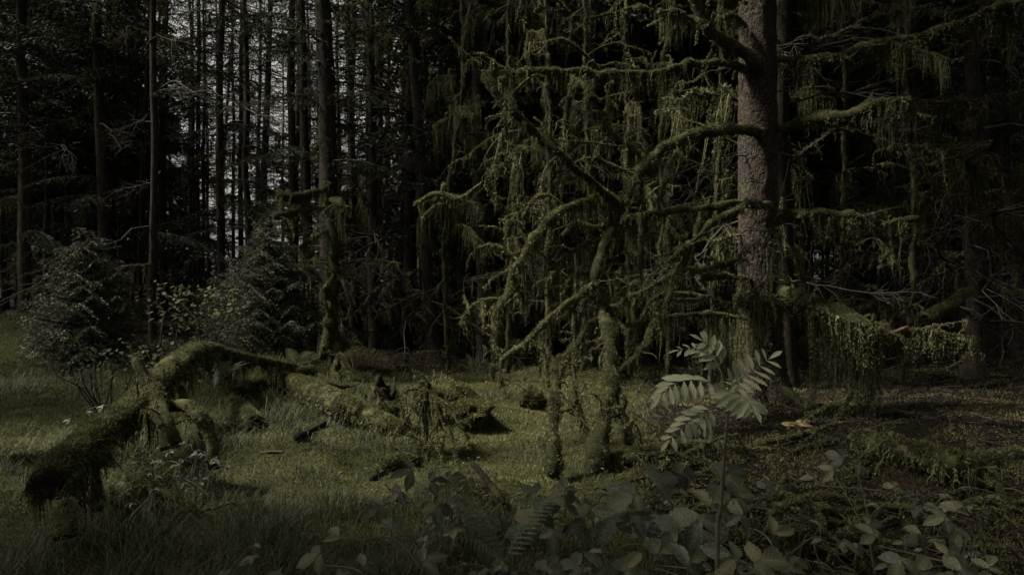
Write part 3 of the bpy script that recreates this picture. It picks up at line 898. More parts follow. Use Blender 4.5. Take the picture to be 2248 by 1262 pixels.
L([(1360, 454, 8.0), (1325, 425, 7.85), (1280, 388, 7.75), (1230, 340, 7.7), (1180, 298, 7.7), (1135, 255, 7.7), (1098, 222, 7.75), (1080, 195, 7.8), (1062, 165, 7.9)], .046, .026, .014, .26, 110, wood='dark', up=.2, clump=2.0, twigs=4, sub=.8)
L([(1360, 446, 8.05), (1320, 438, 8.0), (1280, 440, 7.95), (1240, 455, 7.9), (1195, 495, 7.8), (1160, 545, 7.75), (1140, 580, 7.7), (1130, 620, 7.7), (1108, 660, 7.6), (1090, 695, 7.55), (1092, 740, 7.5), (1100, 770, 7.5)], .048, .02, .034, .30, 110, fz=1.4, clump=2.5, twigs=8)
L([(1142, 585, 7.7), (1150, 620, 7.65), (1162, 660, 7.6)], .02, .01, .03, .35, 150)
# level branch at mid height, knee and drop
L([(1660, 448, 9.2), (1600, 450, 9.0), (1540, 458, 8.8), (1470, 466, 8.6), (1412, 470, 8.4), (1380, 484, 8.3), (1352, 500, 8.2)], .035, .026, .022, .50, 120, clump=2.6, twigs=6)
L([(1352, 500, 8.2), (1330, 520, 8.0), (1285, 536, 7.9), (1245, 558, 7.85), (1228, 585, 7.8), (1222, 630, 7.8)], .030, .014, .03, .55, 170, fz=1.3, clump=2)
L([(1408, 385, 8.3), (1412, 440, 8.2), (1406, 520, 8.15), (1408, 600, 8.1)], .010, .005, .02, .30, 120)
# bent limb falling to the left from the trunk
L([(1690, 450, 9.2), (1655, 447, 8.9), (1620, 462, 8.5), (1590, 482, 8.2), (1550, 500, 7.95), (1515, 530, 7.8), (1485, 555, 7.7), (1440, 598, 7.6)], .052, .010, .013, .16, 60, bare=.08, up=.8, sub=.6)
L([(1514, 530, 7.8), (1505, 565, 7.75), (1488, 595, 7.7), (1472, 630, 7.65), (1462, 662, 7.6), (1450, 700, 7.6)], .038, .03, .012, .12, 50, fz=.8, sub=.6)
L([(1640, 566, 9.2), (1590, 578, 8.8), (1540, 592, 8.3), (1500, 592, 8.0), (1465, 604, 7.8)], .024, .02, .024, .18, 70, fz=1.2, sub=.6)
L([(1485, 600, 7.75), (1440, 622, 7.65), (1400, 645, 7.6), (1360, 668, 7.8), (1325, 684, 7.7)], .020, .024, .020, .22, 70)
L([(1450, 700, 8.0), (1420, 708, 7.9), (1390, 712, 7.8), (1366, 718, 7.75)], .018, .01, .02, .35, 110)
L([(1645, 612, 9.3), (1600, 603, 9.1), (1560, 604, 8.9), (1536, 612, 8.8)], .028, .016, .035, .62, 240, clump=1.6)
L([(1640, 700, 9.3), (1590, 692, 9.0), (1540, 690, 8.8), (1480, 692, 8.6), (1440, 690, 8.4)], .022, .012, .018, .45, 120)
L([(1545, 655, 8.7), (1515, 660, 8.6), (1488, 657, 8.5)], .028, .024, 0, wood='barewood', twigs=0)
# right side
L([(1700, 133, 9.5), (1760, 131, 9.4), (1830, 124, 9.3), (1895, 106, 9.2), (1960, 92, 9.1), (2035, 71, 9.0), (2110, 46, 8.9), (2170, 20, 8.8), (2260, 2, 8.7)], .045, .022, .034, .50, 330, bare=.10, clump=1.6, gap=-.2, leaf=.050)
L([(1960, 96, 9.1), (2040, 120, 8.7), (2085, 135, 8.5)], .018, .01, .022, .5, 130)
L([(1690, 290, 9.5), (1750, 273, 9.3), (1800, 264, 9.2), (1870, 250, 9.0), (1915, 228, 8.9), (1950, 218, 8.8), (1998, 222, 8.7)], .036, .028, .040, .42, 330, bare=.12, clump=1.6, gap=-.2, wood='barewood', leaf=.05)
L([(1930, 228, 8.85), (1965, 228, 8.8), (1998, 236, 8.75)], .05, .04, .05, .42, 260, fz=1.6, gap=0)
L([(1700, 470, 9.5), (1760, 466, 9.3), (1820, 472, 9.2), (1870, 475, 9.1), (1922, 469, 9.0)], .03, .014, .036, .52, 330, clump=1.8, gap=-.2, leaf=.05)
L([(1905, 480, 9.1), (1940, 490, 9.0), (1980, 485, 8.9), (2016, 482, 8.8)], .018, .008, .022, .40, 110)
L([(1700, 528, 9.4), (1735, 545, 9.1), (1760, 585, 8.9), (1768, 620, 8.85)], .016, .008, .02, .62, 170)
SEC = [((1500, 306, 8.6), (1470, 360, 8.4), (1452, 420, 8.2), (1440, 470, 8.1)), ((1440, 343, 8.4), (1395, 330, 8.3), (1350, 300, 8.2), (1330, 260, 8.2)),
       ((1240, 455, 7.9), (1205, 430, 7.9), (1175, 440, 7.8), (1150, 480, 7.8)), ((1160, 545, 7.75), (1120, 560, 7.7), (1085, 540, 7.7), (1050, 545, 7.7)), ((1108, 660, 7.6), (1065, 655, 7.5), (1030, 680, 7.5), (1012, 712, 7.45)),
       ((1310, 610, 7.7), (1270, 600, 7.6), (1245, 625, 7.5), (1240, 670, 7.5)), ((1275, 645, 7.6), (1255, 690, 7.5), (1260, 740, 7.4), (1250, 790, 7.3)), ((1200, 705, 7.4), (1190, 745, 7.3), (1196, 790, 7.2), (1205, 850, 7.1)),
       ((1470, 466, 8.6), (1462, 510, 8.4), (1470, 560, 8.3), (1455, 600, 8.2)), ((1540, 458, 8.8), (1535, 500, 8.6), (1515, 560, 8.5), (1520, 620, 8.4)), ((1285, 536, 7.9), (1295, 580, 7.8), (1280, 615, 7.7)),
       ((1400, 645, 7.95), (1385, 690, 7.8), (1395, 740, 7.7), (1380, 790, 7.6)), ((1230, 340, 8.3), (1195, 375, 8.2), (1190, 430, 8.1), (1170, 470, 8.0)), ((1135, 255, 8.5), (1100, 300, 8.4), (1085, 370, 8.3), (1060, 400, 8.3)),
       ((1185, 160, 8.45), (1140, 190, 8.4), (1110, 240, 8.4), (1112, 290, 8.4)), ((1320, 161, 8.6), (1280, 120, 8.5), (1240, 90, 8.5), (1200, 95, 8.5)), ((1060, 400, 8.3), (1010, 440, 8.4), (960, 430, 8.5), (910, 450, 8.6)),
       ((1150, 750, 7.3), (1120, 760, 7.2), (1085, 800, 7.1), (1080, 830, 7.1)), ((1340, 480, 8.0), (1300, 500, 7.9), (1265, 490, 7.9), (1235, 520, 7.8)), ((1500, 592, 8.5), (1470, 640, 8.3), (1430, 660, 8.2), (1410, 700, 8.1))]
for q in SEC:
    L([(a, b, c + .25) for a, b, c in q], .018, .006, .018, .22, 80, clump=2.4, twigs=3, fz=.9, sub=3)
# low limb on the right with the great moss drape
L([(1695, 640, 9.4), (1745, 655, 9.2), (1790, 668, 9.0), (1850, 692, 8.8), (1905, 716, 8.65), (1950, 724, 8.6)], .085, .045, .03, .75, 330, clump=1.3, gap=-.1, fz=1.2, leaf=.05)
L([(1800, 680, 8.9), (1850, 700, 8.7), (1925, 725, 8.6)], .05, .05, .06, 1.15, 380, clump=1.1, gap=.05, fz=1.2, leaf=.05)
for off, ln_ in ((.12, 1.0), (-.12, .8), (-.25, .6)):
    L([(1790, 676, 8.95 + off), (1850, 698, 8.72 + off), (1900, 716, 8.62 + off), (1932, 728, 8.6 + off)], .03, .03, .05, ln_, 500, clump=1.3, gap=-.4, fz=.8, leaf=.055, sub=0)
L([(1920, 730, 8.62), (1960, 728, 8.55), (1992, 718, 8.5)], .035, .02, 0, wood='barewood', twigs=1)
L([(1975, 726, 8.6), (2040, 726, 8.4), (2090, 735, 8.3), (2142, 746, 8.2)], .018, .014, .026, .42, 260, clump=1.5, gap=-.1, leaf=.05)
L([(2100, 740, 8.3), (2142, 746, 8.2)], .02, .012, .025, .62, 200)
L([(1615, 662, 9.0), (1648, 640, 8.95), (1680, 612, 9.0), (1712, 610, 9.1), (1742, 622, 9.2)], .022, .012, 0, wood='wood', twigs=2)
L([(1640, 660, 9.1), (1665, 655, 8.95), (1690, 660, 8.9), (1712, 672, 8.95)], .03, .02, .045, .45, 220, fz=1.4)
L([(1700, 652, 9.2), (1620, 668, 8.9)], .03, .02, .03, .45, 160)
L([(1618, 650, 9.15), (1650, 652, 8.98), (1690, 656, 8.98), (1725, 664, 9.2)], .02, .02, .03, .85, 330, clump=2.2, gap=0, leaf=.04)
# upper drapes near the top edge
for (a, b, ln) in [((1735, -60, 9.6), (1905, 10, 9.2), .9), ((1690, -40, 9.3), (1800, -20, 9.0), .8), ((1880, -40, 9.2), (2010, -70, 9.0), .6), ((1640, 10, 9.2), (1560, -20, 9.0), .6), ((1640, 60, 9.3), (1590, 40, 9.1), .45), ((1640, 150, 9.4), (1575, 160, 9.2), .5)]:
    m = [(a[i] + b[i]) / 2 for i in range(3)]; m[1] -= 12
    L([a, m, b], .022, .014, .025, ln, 170, clump=1.6)
for (x, yy) in [(1712, 205), (1716, 345), (1714, 495), (1632, 345), (1700, 340)]:
    s = 1 if x > 1670 else -1
    L([(1665 + s * 20, yy, 9.4), (x + s * 10, yy - 4, 9.3), (x + s * 40, yy + 2, 9.25)], .013, .005, 0, wood='twig', twigs=1)

# ---------------------------------------------------------------- nearer mossy dead trees making the curtain behind the big limbs
def snag(label, rows, r0, r1, arms, name='dead_tree', group=None, foot=None, **kw):
    b = P(*rows[0]); b[2] = float(H(b[0], b[1]))
    t = thing(name, b, label, 'dead tree', group)
    limb(t, rows, r0, r1, name='trunk', **kw)
    for a in arms: limb(t, a[0], *a[1:3], **(a[3] if len(a) > 3 else {}))
    return t
# forked mossy snag left of centre
snag('forked moss wrapped snag on stilt roots at clearing edge',
     [(745, 812, 12), (738, 770, 12), (730, 720, 12), (727, 680, 12), (731, 640, 12), (737, 600, 12), (732, 540, 12), (722, 470, 12.1), (716, 400, 12.2)], .085, .055,
     [([(728, 700, 12), (716, 745, 11.9), (708, 790, 11.8)], .05, .035, dict(moss=.03, fz=1.4, twigs=1)),
      ([(737, 602, 12), (758, 628, 11.9), (768, 655, 11.8), (766, 690, 11.8)], .04, .018, dict(moss=.025, cur=.15, fz=1.4, twigs=1)),
      ([(734, 604, 12), (714, 634, 11.9), (713, 660, 11.8), (722, 685, 11.85)], .035, .022, dict(moss=.025, fz=1.4, twigs=0)),
      ([(742, 770, 12), (760, 800, 11.7), (772, 836, 11.4)], .045, .02, dict(moss=.035, fz=1.3, twigs=3)),
      ([(735, 775, 11.9), (705, 782, 11.7), (672, 800, 11.5), (640, 806, 11.4)], .028, .012, dict(moss=.03, fz=1.2, twigs=4)),
      ([(742, 780, 11.9), (735, 815, 11.5), (745, 842, 11.3)], .04, .02, dict(moss=.035, twigs=5)),
      ([(722, 412, 12.1), (690, 428, 11.9), (655, 440, 11.7), (628, 436, 11.6), (610, 418, 11.6)], .035, .015, dict(moss=.04, cur=.35, dens=170, fz=1.3)),
      ([(720, 440, 12.1), (745, 446, 11.8), (752, 470, 11.7)], .04, .02, dict(moss=.04, cur=.45, dens=190)),
      ([(720, 455, 12.1), (675, 462, 11.8), (640, 470, 11.7), (600, 480, 11.6)], .02, .01, dict(moss=.03, cur=.3, dens=120)),
      ([(724, 500, 12.1), (690, 520, 11.8), (655, 545, 11.6)], .02, .008, dict(moss=.02, cur=.4, dens=120)),
      ([(732, 580, 12), (780, 575, 11.9), (830, 570, 11.8), (880, 580, 11.7)], .014, .006, dict(moss=.014, cur=.25, dens=90))],
     moss=.022, fz=1.5, cur=.0, twigs=6)
# central mossy stems with swollen feet
snag('moss covered hanging stem ending in a swollen mossy foot',
     [(1222, 1075, 6.2), (1216, 1030, 6.3), (1213, 985, 6.4), (1214, 945, 6.5), (1216, 900, 6.7), (1224, 850, 6.9), (1236, 800, 7.1), (1262, 755, 7.3), (1300, 715, 7.5), (1340, 688, 7.7)], .04, .024,
     [([(1217, 1050, 6.25), (1214, 1010, 6.3), (1215, 950, 6.45)], .035, .03, dict(moss=.035, fz=2.2, name='mossy_foot', twigs=2, cur=.1, bulge=1.3)),
      ([(1255, 765, 7.2), (1262, 820, 7.0), (1270, 880, 6.9), (1290, 930, 6.8), (1310, 960, 6.7)], .014, .005, dict(moss=.012, cur=.15, twigs=6)),
      ([(1225, 850, 6.9), (1250, 888, 6.8), (1300, 945, 6.7)], .006, .003, dict(moss=0, twigs=4))],
     moss=.02, fz=1.4, cur=.12, dens=60)
snag('twin mossy post with bulging base right of swollen foot',
     [(1300, 1065, 6.1), (1312, 1000, 6.2), (1325, 940, 6.4), (1336, 870, 6.7), (1338, 800, 7.0), (1332, 730, 7.3), (1326, 685, 7.6), (1320, 640, 7.7)], .07, .035,
     [([(1296, 1050, 6.1), (1308, 1000, 6.15), (1326, 930, 6.35)], .05, .045, dict(moss=.03, fz=2.0, name='mossy_foot', twigs=2, bulge=1.2)),
      ([(1340, 820, 6.9), (1362, 880, 6.7), (1372, 930, 6.6), (1380, 975, 6.5)], .035, .03, dict(moss=.02, fz=1.2, wood='barewood')),
      ([(1338, 840, 6.9), (1365, 805, 7.0), (1400, 770, 7.2), (1425, 740, 7.4), (1440, 700, 7.6)], .030, .016, dict(moss=.03, cur=.4, dens=230, fz=1.5)),
      ([(1330, 760, 7.2), (1316, 790, 7.1), (1322, 815, 7.0), (1334, 826, 7.0)], .010, .005, dict(moss=.010, wood='barewood', twigs=0)),
      ([(1330, 690, 7.6), (1345, 720, 7.5), (1330, 775, 7.4)], .03, .02, dict(moss=.045, cur=.25, dens=160))],
     moss=.03, fz=1.4, cur=.22, dens=110)
# random mossy limbs hung in the middle distance
r3 = np.random.default_rng(5)
spots = [(985, 1010, 13.4), (1110, 1120, 12.6), (1200, 1195, 11.9), (1275, 1285, 12.4), (1385, 1370, 12.2), (1470, 1480, 12.0), (1560, 1575, 11.6), (1840, 1830, 11.8), (1980, 1990, 12.6)]
lbs = ['thin mossy stem left of the drooping limb', 'leaning moss clad stem behind the drooping limb', 'moss clad stem behind the broken limb tip', 'dark moss stem behind the hanging stem', 'moss clad stem behind the twin post',
       'mossy stem behind the falling bent limb', 'mossy stem close left of the big scaly trunk', 'mossy stem in the shade right of the big spruce', 'dark mossy stem under the far right branch']
for lb, (p0, p1, d) in zip(lbs, spots):
    b = G0(p0, d)
    top = P(p1, 80 - 250 * r3.random(), d)
    t = thing('mossy_tree', b, lb, 'dead tree')
    w = [b - [0, 0, .1], b * .66 + top * .34 + r3.normal(0, .1, 3), b * .33 + top * .67 + r3.normal(0, .1, 3), top]
    limbw(t, w, .035, .02, .012, .3, 70, name='trunk', twigs=8, fz=.6)
    for k in range(8):
        z = .15 + .83 * (k + r3.random()) / 8
        q0 = b * (1 - z) + top * z
        an = r3.random() * 6.28; L_ = .7 + 1.1 * r3.random()
        dv = np.array([math.cos(an), math.sin(an) * .6, r3.normal(.05, .2)])
        q = [q0, q0 + dv * L_ * .4 + [0, 0, .05], q0 + dv * L_ * .75 + r3.normal(0, .06, 3), q0 + dv * L_ + [0, 0, -.2 * L_]]
        limbw(t, q, .012, .004, .010, .38, 75, fz=.45, twigs=5, clump=2.4)

# ---------------------------------------------------------------- fallen logs, stumps, sticks
def log(label, rows, radii, name='fallen_log', lie=None, moss=.03, cur=0.0, dens=60, fz=1.0, wood='dark', extra=(), segs=16, wob=.16, cat='log', a=None, up=.6):
    if lie is not None:
        rr = []
        for (px, py, d0), ra in zip(rows, radii):
            for _ in range(3): d0 = gh(px, py + lie * ra * F_PX / d0)
            rr.append((px, py, d0))
        rows = rr
    w = np.array([P(*r) for r in rows])
    b = w.mean(0); b[2] = float(H(b[0], b[1]))
    t = thing(name, b, label, cat)
    Ln = np.linalg.norm(np.diff(w, axis=0), axis=1).sum(); n = max(10, int(Ln / .05))
    S = spline(np.column_stack([w, radii]), n); R = np.clip(S[:, 3], .004, 9); S = S[:, :3]
    g = Geo(); tube(g, S, R, segs, wob, 5)
    obj('bark', g, M[wood], t, smooth=True)
    if name == 'fallen_log' and radii[0] > .06:
        dr = nrm((S[0] - S[2])[None])[0]; uu = nrm(np.cross(dr, [0, 0, 1.0])[None])[0]; ww = np.cross(uu, dr)
        ge = Geo(); th = np.linspace(0, 6.2832, 24, endpoint=False); rows_ = []
        for q_ in np.linspace(1.0, .05, 9):
            jag = .016 * vn(np.cos(th) * 3 * q_ + rows[0][0], np.sin(th) * 3 * q_, q_ * 9) + .02 * vn(np.cos(th) * 7 * q_, np.sin(th) * 7 * q_ + 3, .5)
            rows_.append(S[0] + (uu[None] * np.cos(th)[:, None] + ww[None] * np.sin(th)[:, None]) * R[0] * q_ * .97 + dr[None] * (.014 + jag)[:, None])
        i_ = np.arange(8)[:, None] * 24; j_ = np.arange(24)[None]; k_ = (j_ + 1) % 24
        ge.add(np.concatenate(rows_), np.stack([i_ + j_, i_ + k_, i_ + 24 + k_, i_ + 24 + j_], -1).reshape(-1, 4))
        obj('broken_end', ge, M['dark'], t)
    if moss:
        lump = np.clip(.6 + .8 * vn(np.arange(n) * .2, rng.random() * 70), .05, 1.5)
        R3 = R * .88 + moss * .35 * lump; S2 = S + np.array([0, 0, 1]) * (moss * .5 * lump + R * .16)[:, None]
        g = Geo(); tube(g, S2[1:-1], R3[1:-1], segs, .22, 8, a=.15)
        pp, dd = tube_pts(S2[1:-1], R3[1:-1] * 1.02, int(6000 * Ln * fz * (R.mean() * 2.6 + .25)), up)
        fuzz(g, pp, dd, .024, .0042, .9)
        obj('moss', g, M['moss'], t)
    if cur:
        m = int(dens * Ln); idx = rng.integers(0, n, m)
        an = np.where(rng.random(m) < .5, 0, math.pi) + rng.normal(0, .4, m)
        tt, uu, ww = frames(S)
        rt = S[idx] + (uu[idx] * np.cos(an)[:, None] + ww[idx] * np.sin(an)[:, None] * .6) * (R[idx] * 1.05)[:, None]
        g = Geo(); strands(g, rt, cur * (.3 + rng.random(m)) * np.clip(.6 + vn(idx * .2, 3.3), .15, 1.4), 7, .007, .032, .02, 2)
        obj('hanging_moss', g, M['hang'], t)
    for e in extra: limb(t, *e[0], **e[1])
    return t
log('long moss backed fallen log curving up the left bank',
    [(104, 1062, 4.6), (150, 1012, 4.9), (220, 958, 5.5), (285, 902, 6.2), (345, 845, 7.1), (392, 802, 7.9), (440, 775, 8.7), (500, 780, 9.4), (565, 793, 10.0), (645, 806, 10.6)],
    [.10, .105, .108, .112, .12, .122, .105, .075, .045, .02], cur=.45, dens=230, fz=1.5, moss=.03,
    extra=[(([(376, 985, 5.6), (368, 930, 5.65), (345, 880, 5.75), (320, 832, 5.85), (297, 780, 5.95)], .075, .04), dict(moss=.006, wood='dark', twigs=3, fz=.45, sub=1, name='broken_branch')),
           (([(330, 905, 5.9), (385, 885, 5.9), (430, 905, 5.8), (458, 945, 5.75), (470, 1030, 5.7)], .042, .042), dict(moss=.006, wood='dark', twigs=2, fz=.4, sub=1, name='branch_arch')),
           (([(240, 985, 5.3), (300, 1040, 5.1), (380, 1100, 4.9), (440, 1130, 4.9)], .035, .015), dict(moss=.02, wood='wood', twigs=8, fz=.9)),
           (([(215, 1010, 5.2), (212, 1060, 5.1), (214, 1120, 5.0)], .03, .02), dict(moss=.02, cur=.25, dens=120, wood='dark')),
           (([(142, 1180, 4.35), (144, 1130, 4.4), (146, 1112, 4.4), (148, 1094, 4.4)], .075, .018), dict(moss=.03, wood='dark', fz=2.4, name='prop_stub', twigs=0, sub=0)),
           (([(395, 850, 7.6), (418, 900, 7.3), (440, 940, 7.0)], .03, .015), dict(moss=.02, wood='wood'))])
log('moss shrouded fallen log lying across the lit clearing',
    [(632, 842, 10.8), (690, 868, 10.1), (745, 893, 9.5), (800, 917, 9.0), (850, 937, 8.6), (900, 945, 8.3), (925, 950, 8.2)], [.13, .15, .145, .12, .085, .05, .025], cur=.2, dens=170, fz=1.8, moss=.045, lie=1.0,
    extra=[(([(845, 935, 8.6), (828, 955, 8.3), (812, 988, 8.0)], .06, .05), dict(moss=.045, cur=.1, fz=1.6, name='side_root')),
           (([(880, 945, 8.4), (940, 965, 8.0), (990, 975, 7.7), (1030, 1005, 7.5)], .022, .008), dict(moss=.008, wood='dark', twigs=8)),
           (([(790, 930, 8.9), (770, 960, 8.6), (760, 980, 8.5)], .03, .02), dict(moss=.03, twigs=3))])
log('dark rootlet branch lying over the mossy log top', [(690, 862, 10.0), (720, 848, 10.1), (750, 850, 10.2), (788, 842, 10.4)], [.03, .035, .025, .01], lie=7.0, moss=.012, wood='dark', name='fallen_branch', cat='branch', segs=9)
log('short cut log with mossy back beside the long log', [(505, 885, 10.0), (525, 900, 9.5), (545, 920, 9.0), (562, 935, 8.75)], [.07, .095, .10, .095], moss=.035, fz=1.9, lie=.7)
log('mossy log half sunk left of the forked snag', [(525, 858, 10.6), (560, 838, 11.0), (600, 822, 11.4), (650, 808, 11.8)], [.07, .10, .11, .08], moss=.04, fz=1.6, lie=.9)
log('second mossy root log below the forked snag', [(528, 850, 10.9), (590, 836, 11.0), (640, 822, 11.2), (690, 812, 11.5)], [.05, .07, .07, .05], lie=1.2, moss=.05, fz=1.6, cur=.12)
log('short black stick lying in the grass near the log', [(655, 958, 7.9), (680, 946, 8.0), (714, 927, 8.2)], [.05, .032, .028], lie=1.4, moss=.0, wood='dark', name='stick', cat='stick', segs=9)
log('pale short stick lying in the left grass', [(574, 993, 7.2), (600, 991, 7.2), (622, 992, 7.2)], [.012, .013, .012], lie=1.5, moss=0, wood='barewood', name='stick', cat='stick', segs=8)
log('dark leaning stick rising from moss in front', [(1112, 1108, 5.2), (1085, 1075, 5.3), (1060, 1042, 5.5), (1036, 1015, 5.6)], [.022, .03, .027, .018], moss=0, wood='dark', name='stick', cat='stick', segs=9)
log('mossy half buried root curving over the front moss', [(818, 1050, 6.0), (840, 1026, 6.2), (880, 1016, 6.3), (920, 1018, 6.3)], [.03, .045, .045, .03], lie=1.0, moss=.035, fz=1.6, name='mossy_root', cat='root')
log('arching mossy branch lying in front of the big spruce',
    [(1330, 1016, 6.3), (1400, 1002, 6.2), (1440, 988, 6.2), (1500, 978, 6.2), (1560, 982, 6.3), (1620, 990, 6.4), (1680, 992, 6.6), (1745, 1004, 6.8)], [.04, .045, .04, .035, .03, .025, .022, .012], moss=.024, cur=.25, dens=90, fz=1.3, wood='wood', name='fallen_branch', cat='branch',
    extra=[(([(1520, 980, 6.2), (1535, 1010, 6.1), (1540, 1050, 6.0)], .014, .008), dict(moss=.02, cur=.2, dens=150)),
           (([(1430, 990, 6.2), (1470, 1005, 6.0), (1490, 1025, 5.9)], .01, .004), dict(moss=.008, twigs=4)),
           (([(1690, 995, 6.6), (1740, 1040, 6.3), (1790, 1075, 6.0)], .012, .005), dict(moss=.012, twigs=6))])
log('heavy mossy log along the right edge of the floor', [(1870, 965, 7.2), (1940, 978, 7.0), (2000, 995, 6.8), (2060, 1012, 6.6), (2130, 1025, 6.5), (2260, 1005, 6.5)], [.05, .075, .085, .085, .08, .075], lie=1.1, moss=.035, cur=.3, dens=130, fz=1.3, wood='wood')
log('mossy branch slanting up toward the right edge', [(1990, 1165, 4.8), (2030, 1130, 5.0), (2075, 1092, 5.3), (2120, 1062, 5.6), (2180, 1040, 5.9), (2260, 1022, 6.1)], [.03, .036, .042, .042, .04, .036], moss=.025, cur=.2, dens=110, fz=1.2, wood='barewood', name='fallen_branch', cat='branch')
log('crooked mossy branch low beside the bramble leaves', [(1690, 1128, 4.6), (1740, 1108, 4.8), (1790, 1092, 5.0), (1840, 1098, 5.1), (1880, 1115, 5.1)], [.022, .024, .022, .014, .008], moss=.014, fz=1.0, wood='wood', name='fallen_branch', cat='branch', segs=9)
log('pale dead twig propped in the dark hollow at right', [(1780, 985, 6.9), (1830, 930, 7.2), (1862, 880, 7.4), (1872, 855, 7.5)], [.022, .016, .012, .008], moss=.004, wood='twig', name='fallen_branch', cat='branch', segs=7)
log('mossy leaning log in the right background shade', [(2030, 700, 11.5), (2080, 672, 11.8), (2125, 640, 12.2)], [.09, .085, .08], moss=.02, fz=.8, wood='wood')
log('pale fallen stem far behind the right twigs', [(1930, 588, 14), (2000, 572, 14.5), (2090, 556, 15)], [.05, .045, .04], moss=.005, wood='barewood', fz=.3)
for k, (lb, a, b, r) in enumerate([('thin bare stick crossing the right litter', (2090, 968, 6.9), (2230, 985, 6.6), .014), ('forked pale stick in the right litter', (1960, 945, 7.4), (2050, 940, 7.6), .012), ('red brown stick over the right mossy log', (2120, 985, 6.7), (2190, 965, 6.9), .016),
        ('thin leaning twig before the twin post', (1250, 905, 6.9), (1310, 960, 6.5), .007), ('dark stick standing at the bank by the log', (360, 690, 9.4), (352, 760, 9.2), .014)]):
    m = [(a[i] + b[i]) / 2 for i in range(3)]; m[1] -= 8
    log(lb, [a, m, b], [r, r, r * .6], moss=0, wood='twig', name='stick', cat='stick', segs=7)

def rock_like(g, c, rx, ry, rz, wob=.3, nu=26, nv=14, a=.4, fr=4):
    u = np.linspace(0, 2 * math.pi, nu, endpoint=False); v = np.linspace(-.35 * math.pi, .5 * math.pi, nv)
    U, V = np.meshgrid(u, v)
    d = np.stack([np.cos(V) * np.cos(U), np.cos(V) * np.sin(U), np.sin(V)], -1)
    rr = 1 + wob * vn(d[..., 0] * fr * .5 + c[0], d[..., 1] * fr * .5 + c[1], d[..., 2] * fr * .5) + wob * .4 * vn(d[..., 0] * fr + c[0], d[..., 1] * fr, d[..., 2] * fr)
    p = np.asarray(c) + d * rr[..., None] * np.array([rx, ry, rz])
    i = np.arange(nv - 1)[:, None] * nu; j = np.arange(nu)[None]; k = (j + 1) % nu
    g.add(p.reshape(-1, 3), np.stack([i + j, i + k, i + nu + k, i + nu + j], -1).reshape(-1, 4), None, a)
    return p.reshape(-1, 3), d.reshape(-1, 3)

def mossball(label, px, py, d, rx, rz, name='moss_hummock', dark=False, n=6000):
    for _ in range(3): d = gh(px, py + .55 * rz * F_PX / d)
    c = P(px, py, d); t = thing(name, [c[0], c[1], float(H(c[0], c[1]))], label, 'moss mound')
    g = Geo(); rock_like(g, c, rx, rx, rz, .34)
    obj('core', g, M['dark'], t, smooth=True)
    g = Geo()
    dd = nrm(rng.normal(0, 1, (n, 3)) + np.array([0, -.2, .5])); pp = c + dd * np.array([rx, rx, rz]) * (1 + .34 * vn(dd[:, 0] * 2 + c[0], dd[:, 1] * 2 + c[1], dd[:, 2] * 2) + .13 * vn(dd[:, 0] * 4 + c[0], dd[:, 1] * 4, dd[:, 2] * 4))[:, None]
    fuzz(g, pp, dd, .022, .0042, .9)
    obj('moss', g, M['carpet'], t)
mossball('round moss dome on the grass behind the hanging stem', 1168, 880, 10.2, .15, .17)
mossball('bright moss mound crowned by the drooping dead sapling', 955, 885, 8.4, .24, .19, n=9000)
mossball('dark moss tussock under the left leafy plants', 185, 806, 8.6, .17, .12)
mossball('mossy lump on the ground before the stumps', 855, 905, 9.2, .15, .11)
mossball('mossy swelling right of the bright mound', 1035, 905, 8.6, .22, .15, n=16000)

# jagged rotten stump
def stump(label, px, d, r, h, name='stump', jag=.5):
    b = G0(px, d); t = thing(name, b, label, 'stump')
    n, k = 14, 20
    u = np.linspace(0, 2 * math.pi, k, endpoint=False)
    g = Geo()
    top = h * (1 + jag * vn(np.cos(u) * 1.6 + px, np.sin(u) * 1.6))
    rows = []
    for i in range(n):
        s = i / (n - 1)
        rr = r * (1.5 - .6 * s ** .5) * (1 + .22 * vn(np.cos(u) * 2, np.sin(u) * 2 + px, s * 3))
        rows.append(np.stack([b[0] + np.cos(u) * rr, b[1] + np.sin(u) * rr, b[2] - .08 + s * (top + .08)], 1))
    for i in range(5):
        s = 1 - i / 4 * .6
        rows.append(np.stack([b[0] + np.cos(u) * r * .72 * (.3 + .7 * s), b[1] + np.sin(u) * r * .72 * (.3 + .7 * s), b[2] + top * s * (1 - .1 * i)], 1))
    v = np.concatenate(rows); m = len(rows)
    i = np.arange(m - 1)[:, None] * k; j = np.arange(k)[None]; kk = (j + 1) % k
    g.add(v, np.stack([i + j, i + kk, i + k + kk, i + k + j], -1).reshape(-1, 4))
    obj('rotten_wood', g, M['dark'], t, smooth=True)
    g = Geo(); ss = rng.random(1500); uu = rng.random(1500) * 6.283
    rr = r * (1.52 - .6 * ss ** .5); hh = h * (1 + jag * vn(np.cos(uu) * 1.6 + px, np.sin(uu) * 1.6))
    pp = np.stack([b[0] + np.cos(uu) * rr, b[1] + np.sin(uu) * rr, b[2] + ss * hh], 1); dd = np.stack([np.cos(uu), np.sin(uu), np.full(1500, .4)], 1)
    kp = vn(pp[:, 0] * 7, pp[:, 1] * 7, pp[:, 2] * 7) > .15 - .5 * (ss < .35)
    fuzz(g, pp[kp], dd[kp], .03, .007, .8)
    obj('moss', g, M['moss'], t)
    return t
stump('jagged black rotten stump behind the fallen mossy log', 845, gh(845, 908), .15, .36)
stump('small broken stub beside the jagged rotten stump', 812, gh(812, 902), .08, .16)
stump('tiny rotten stub in front of the dark trunks', 880, 13.2, .12, .16)

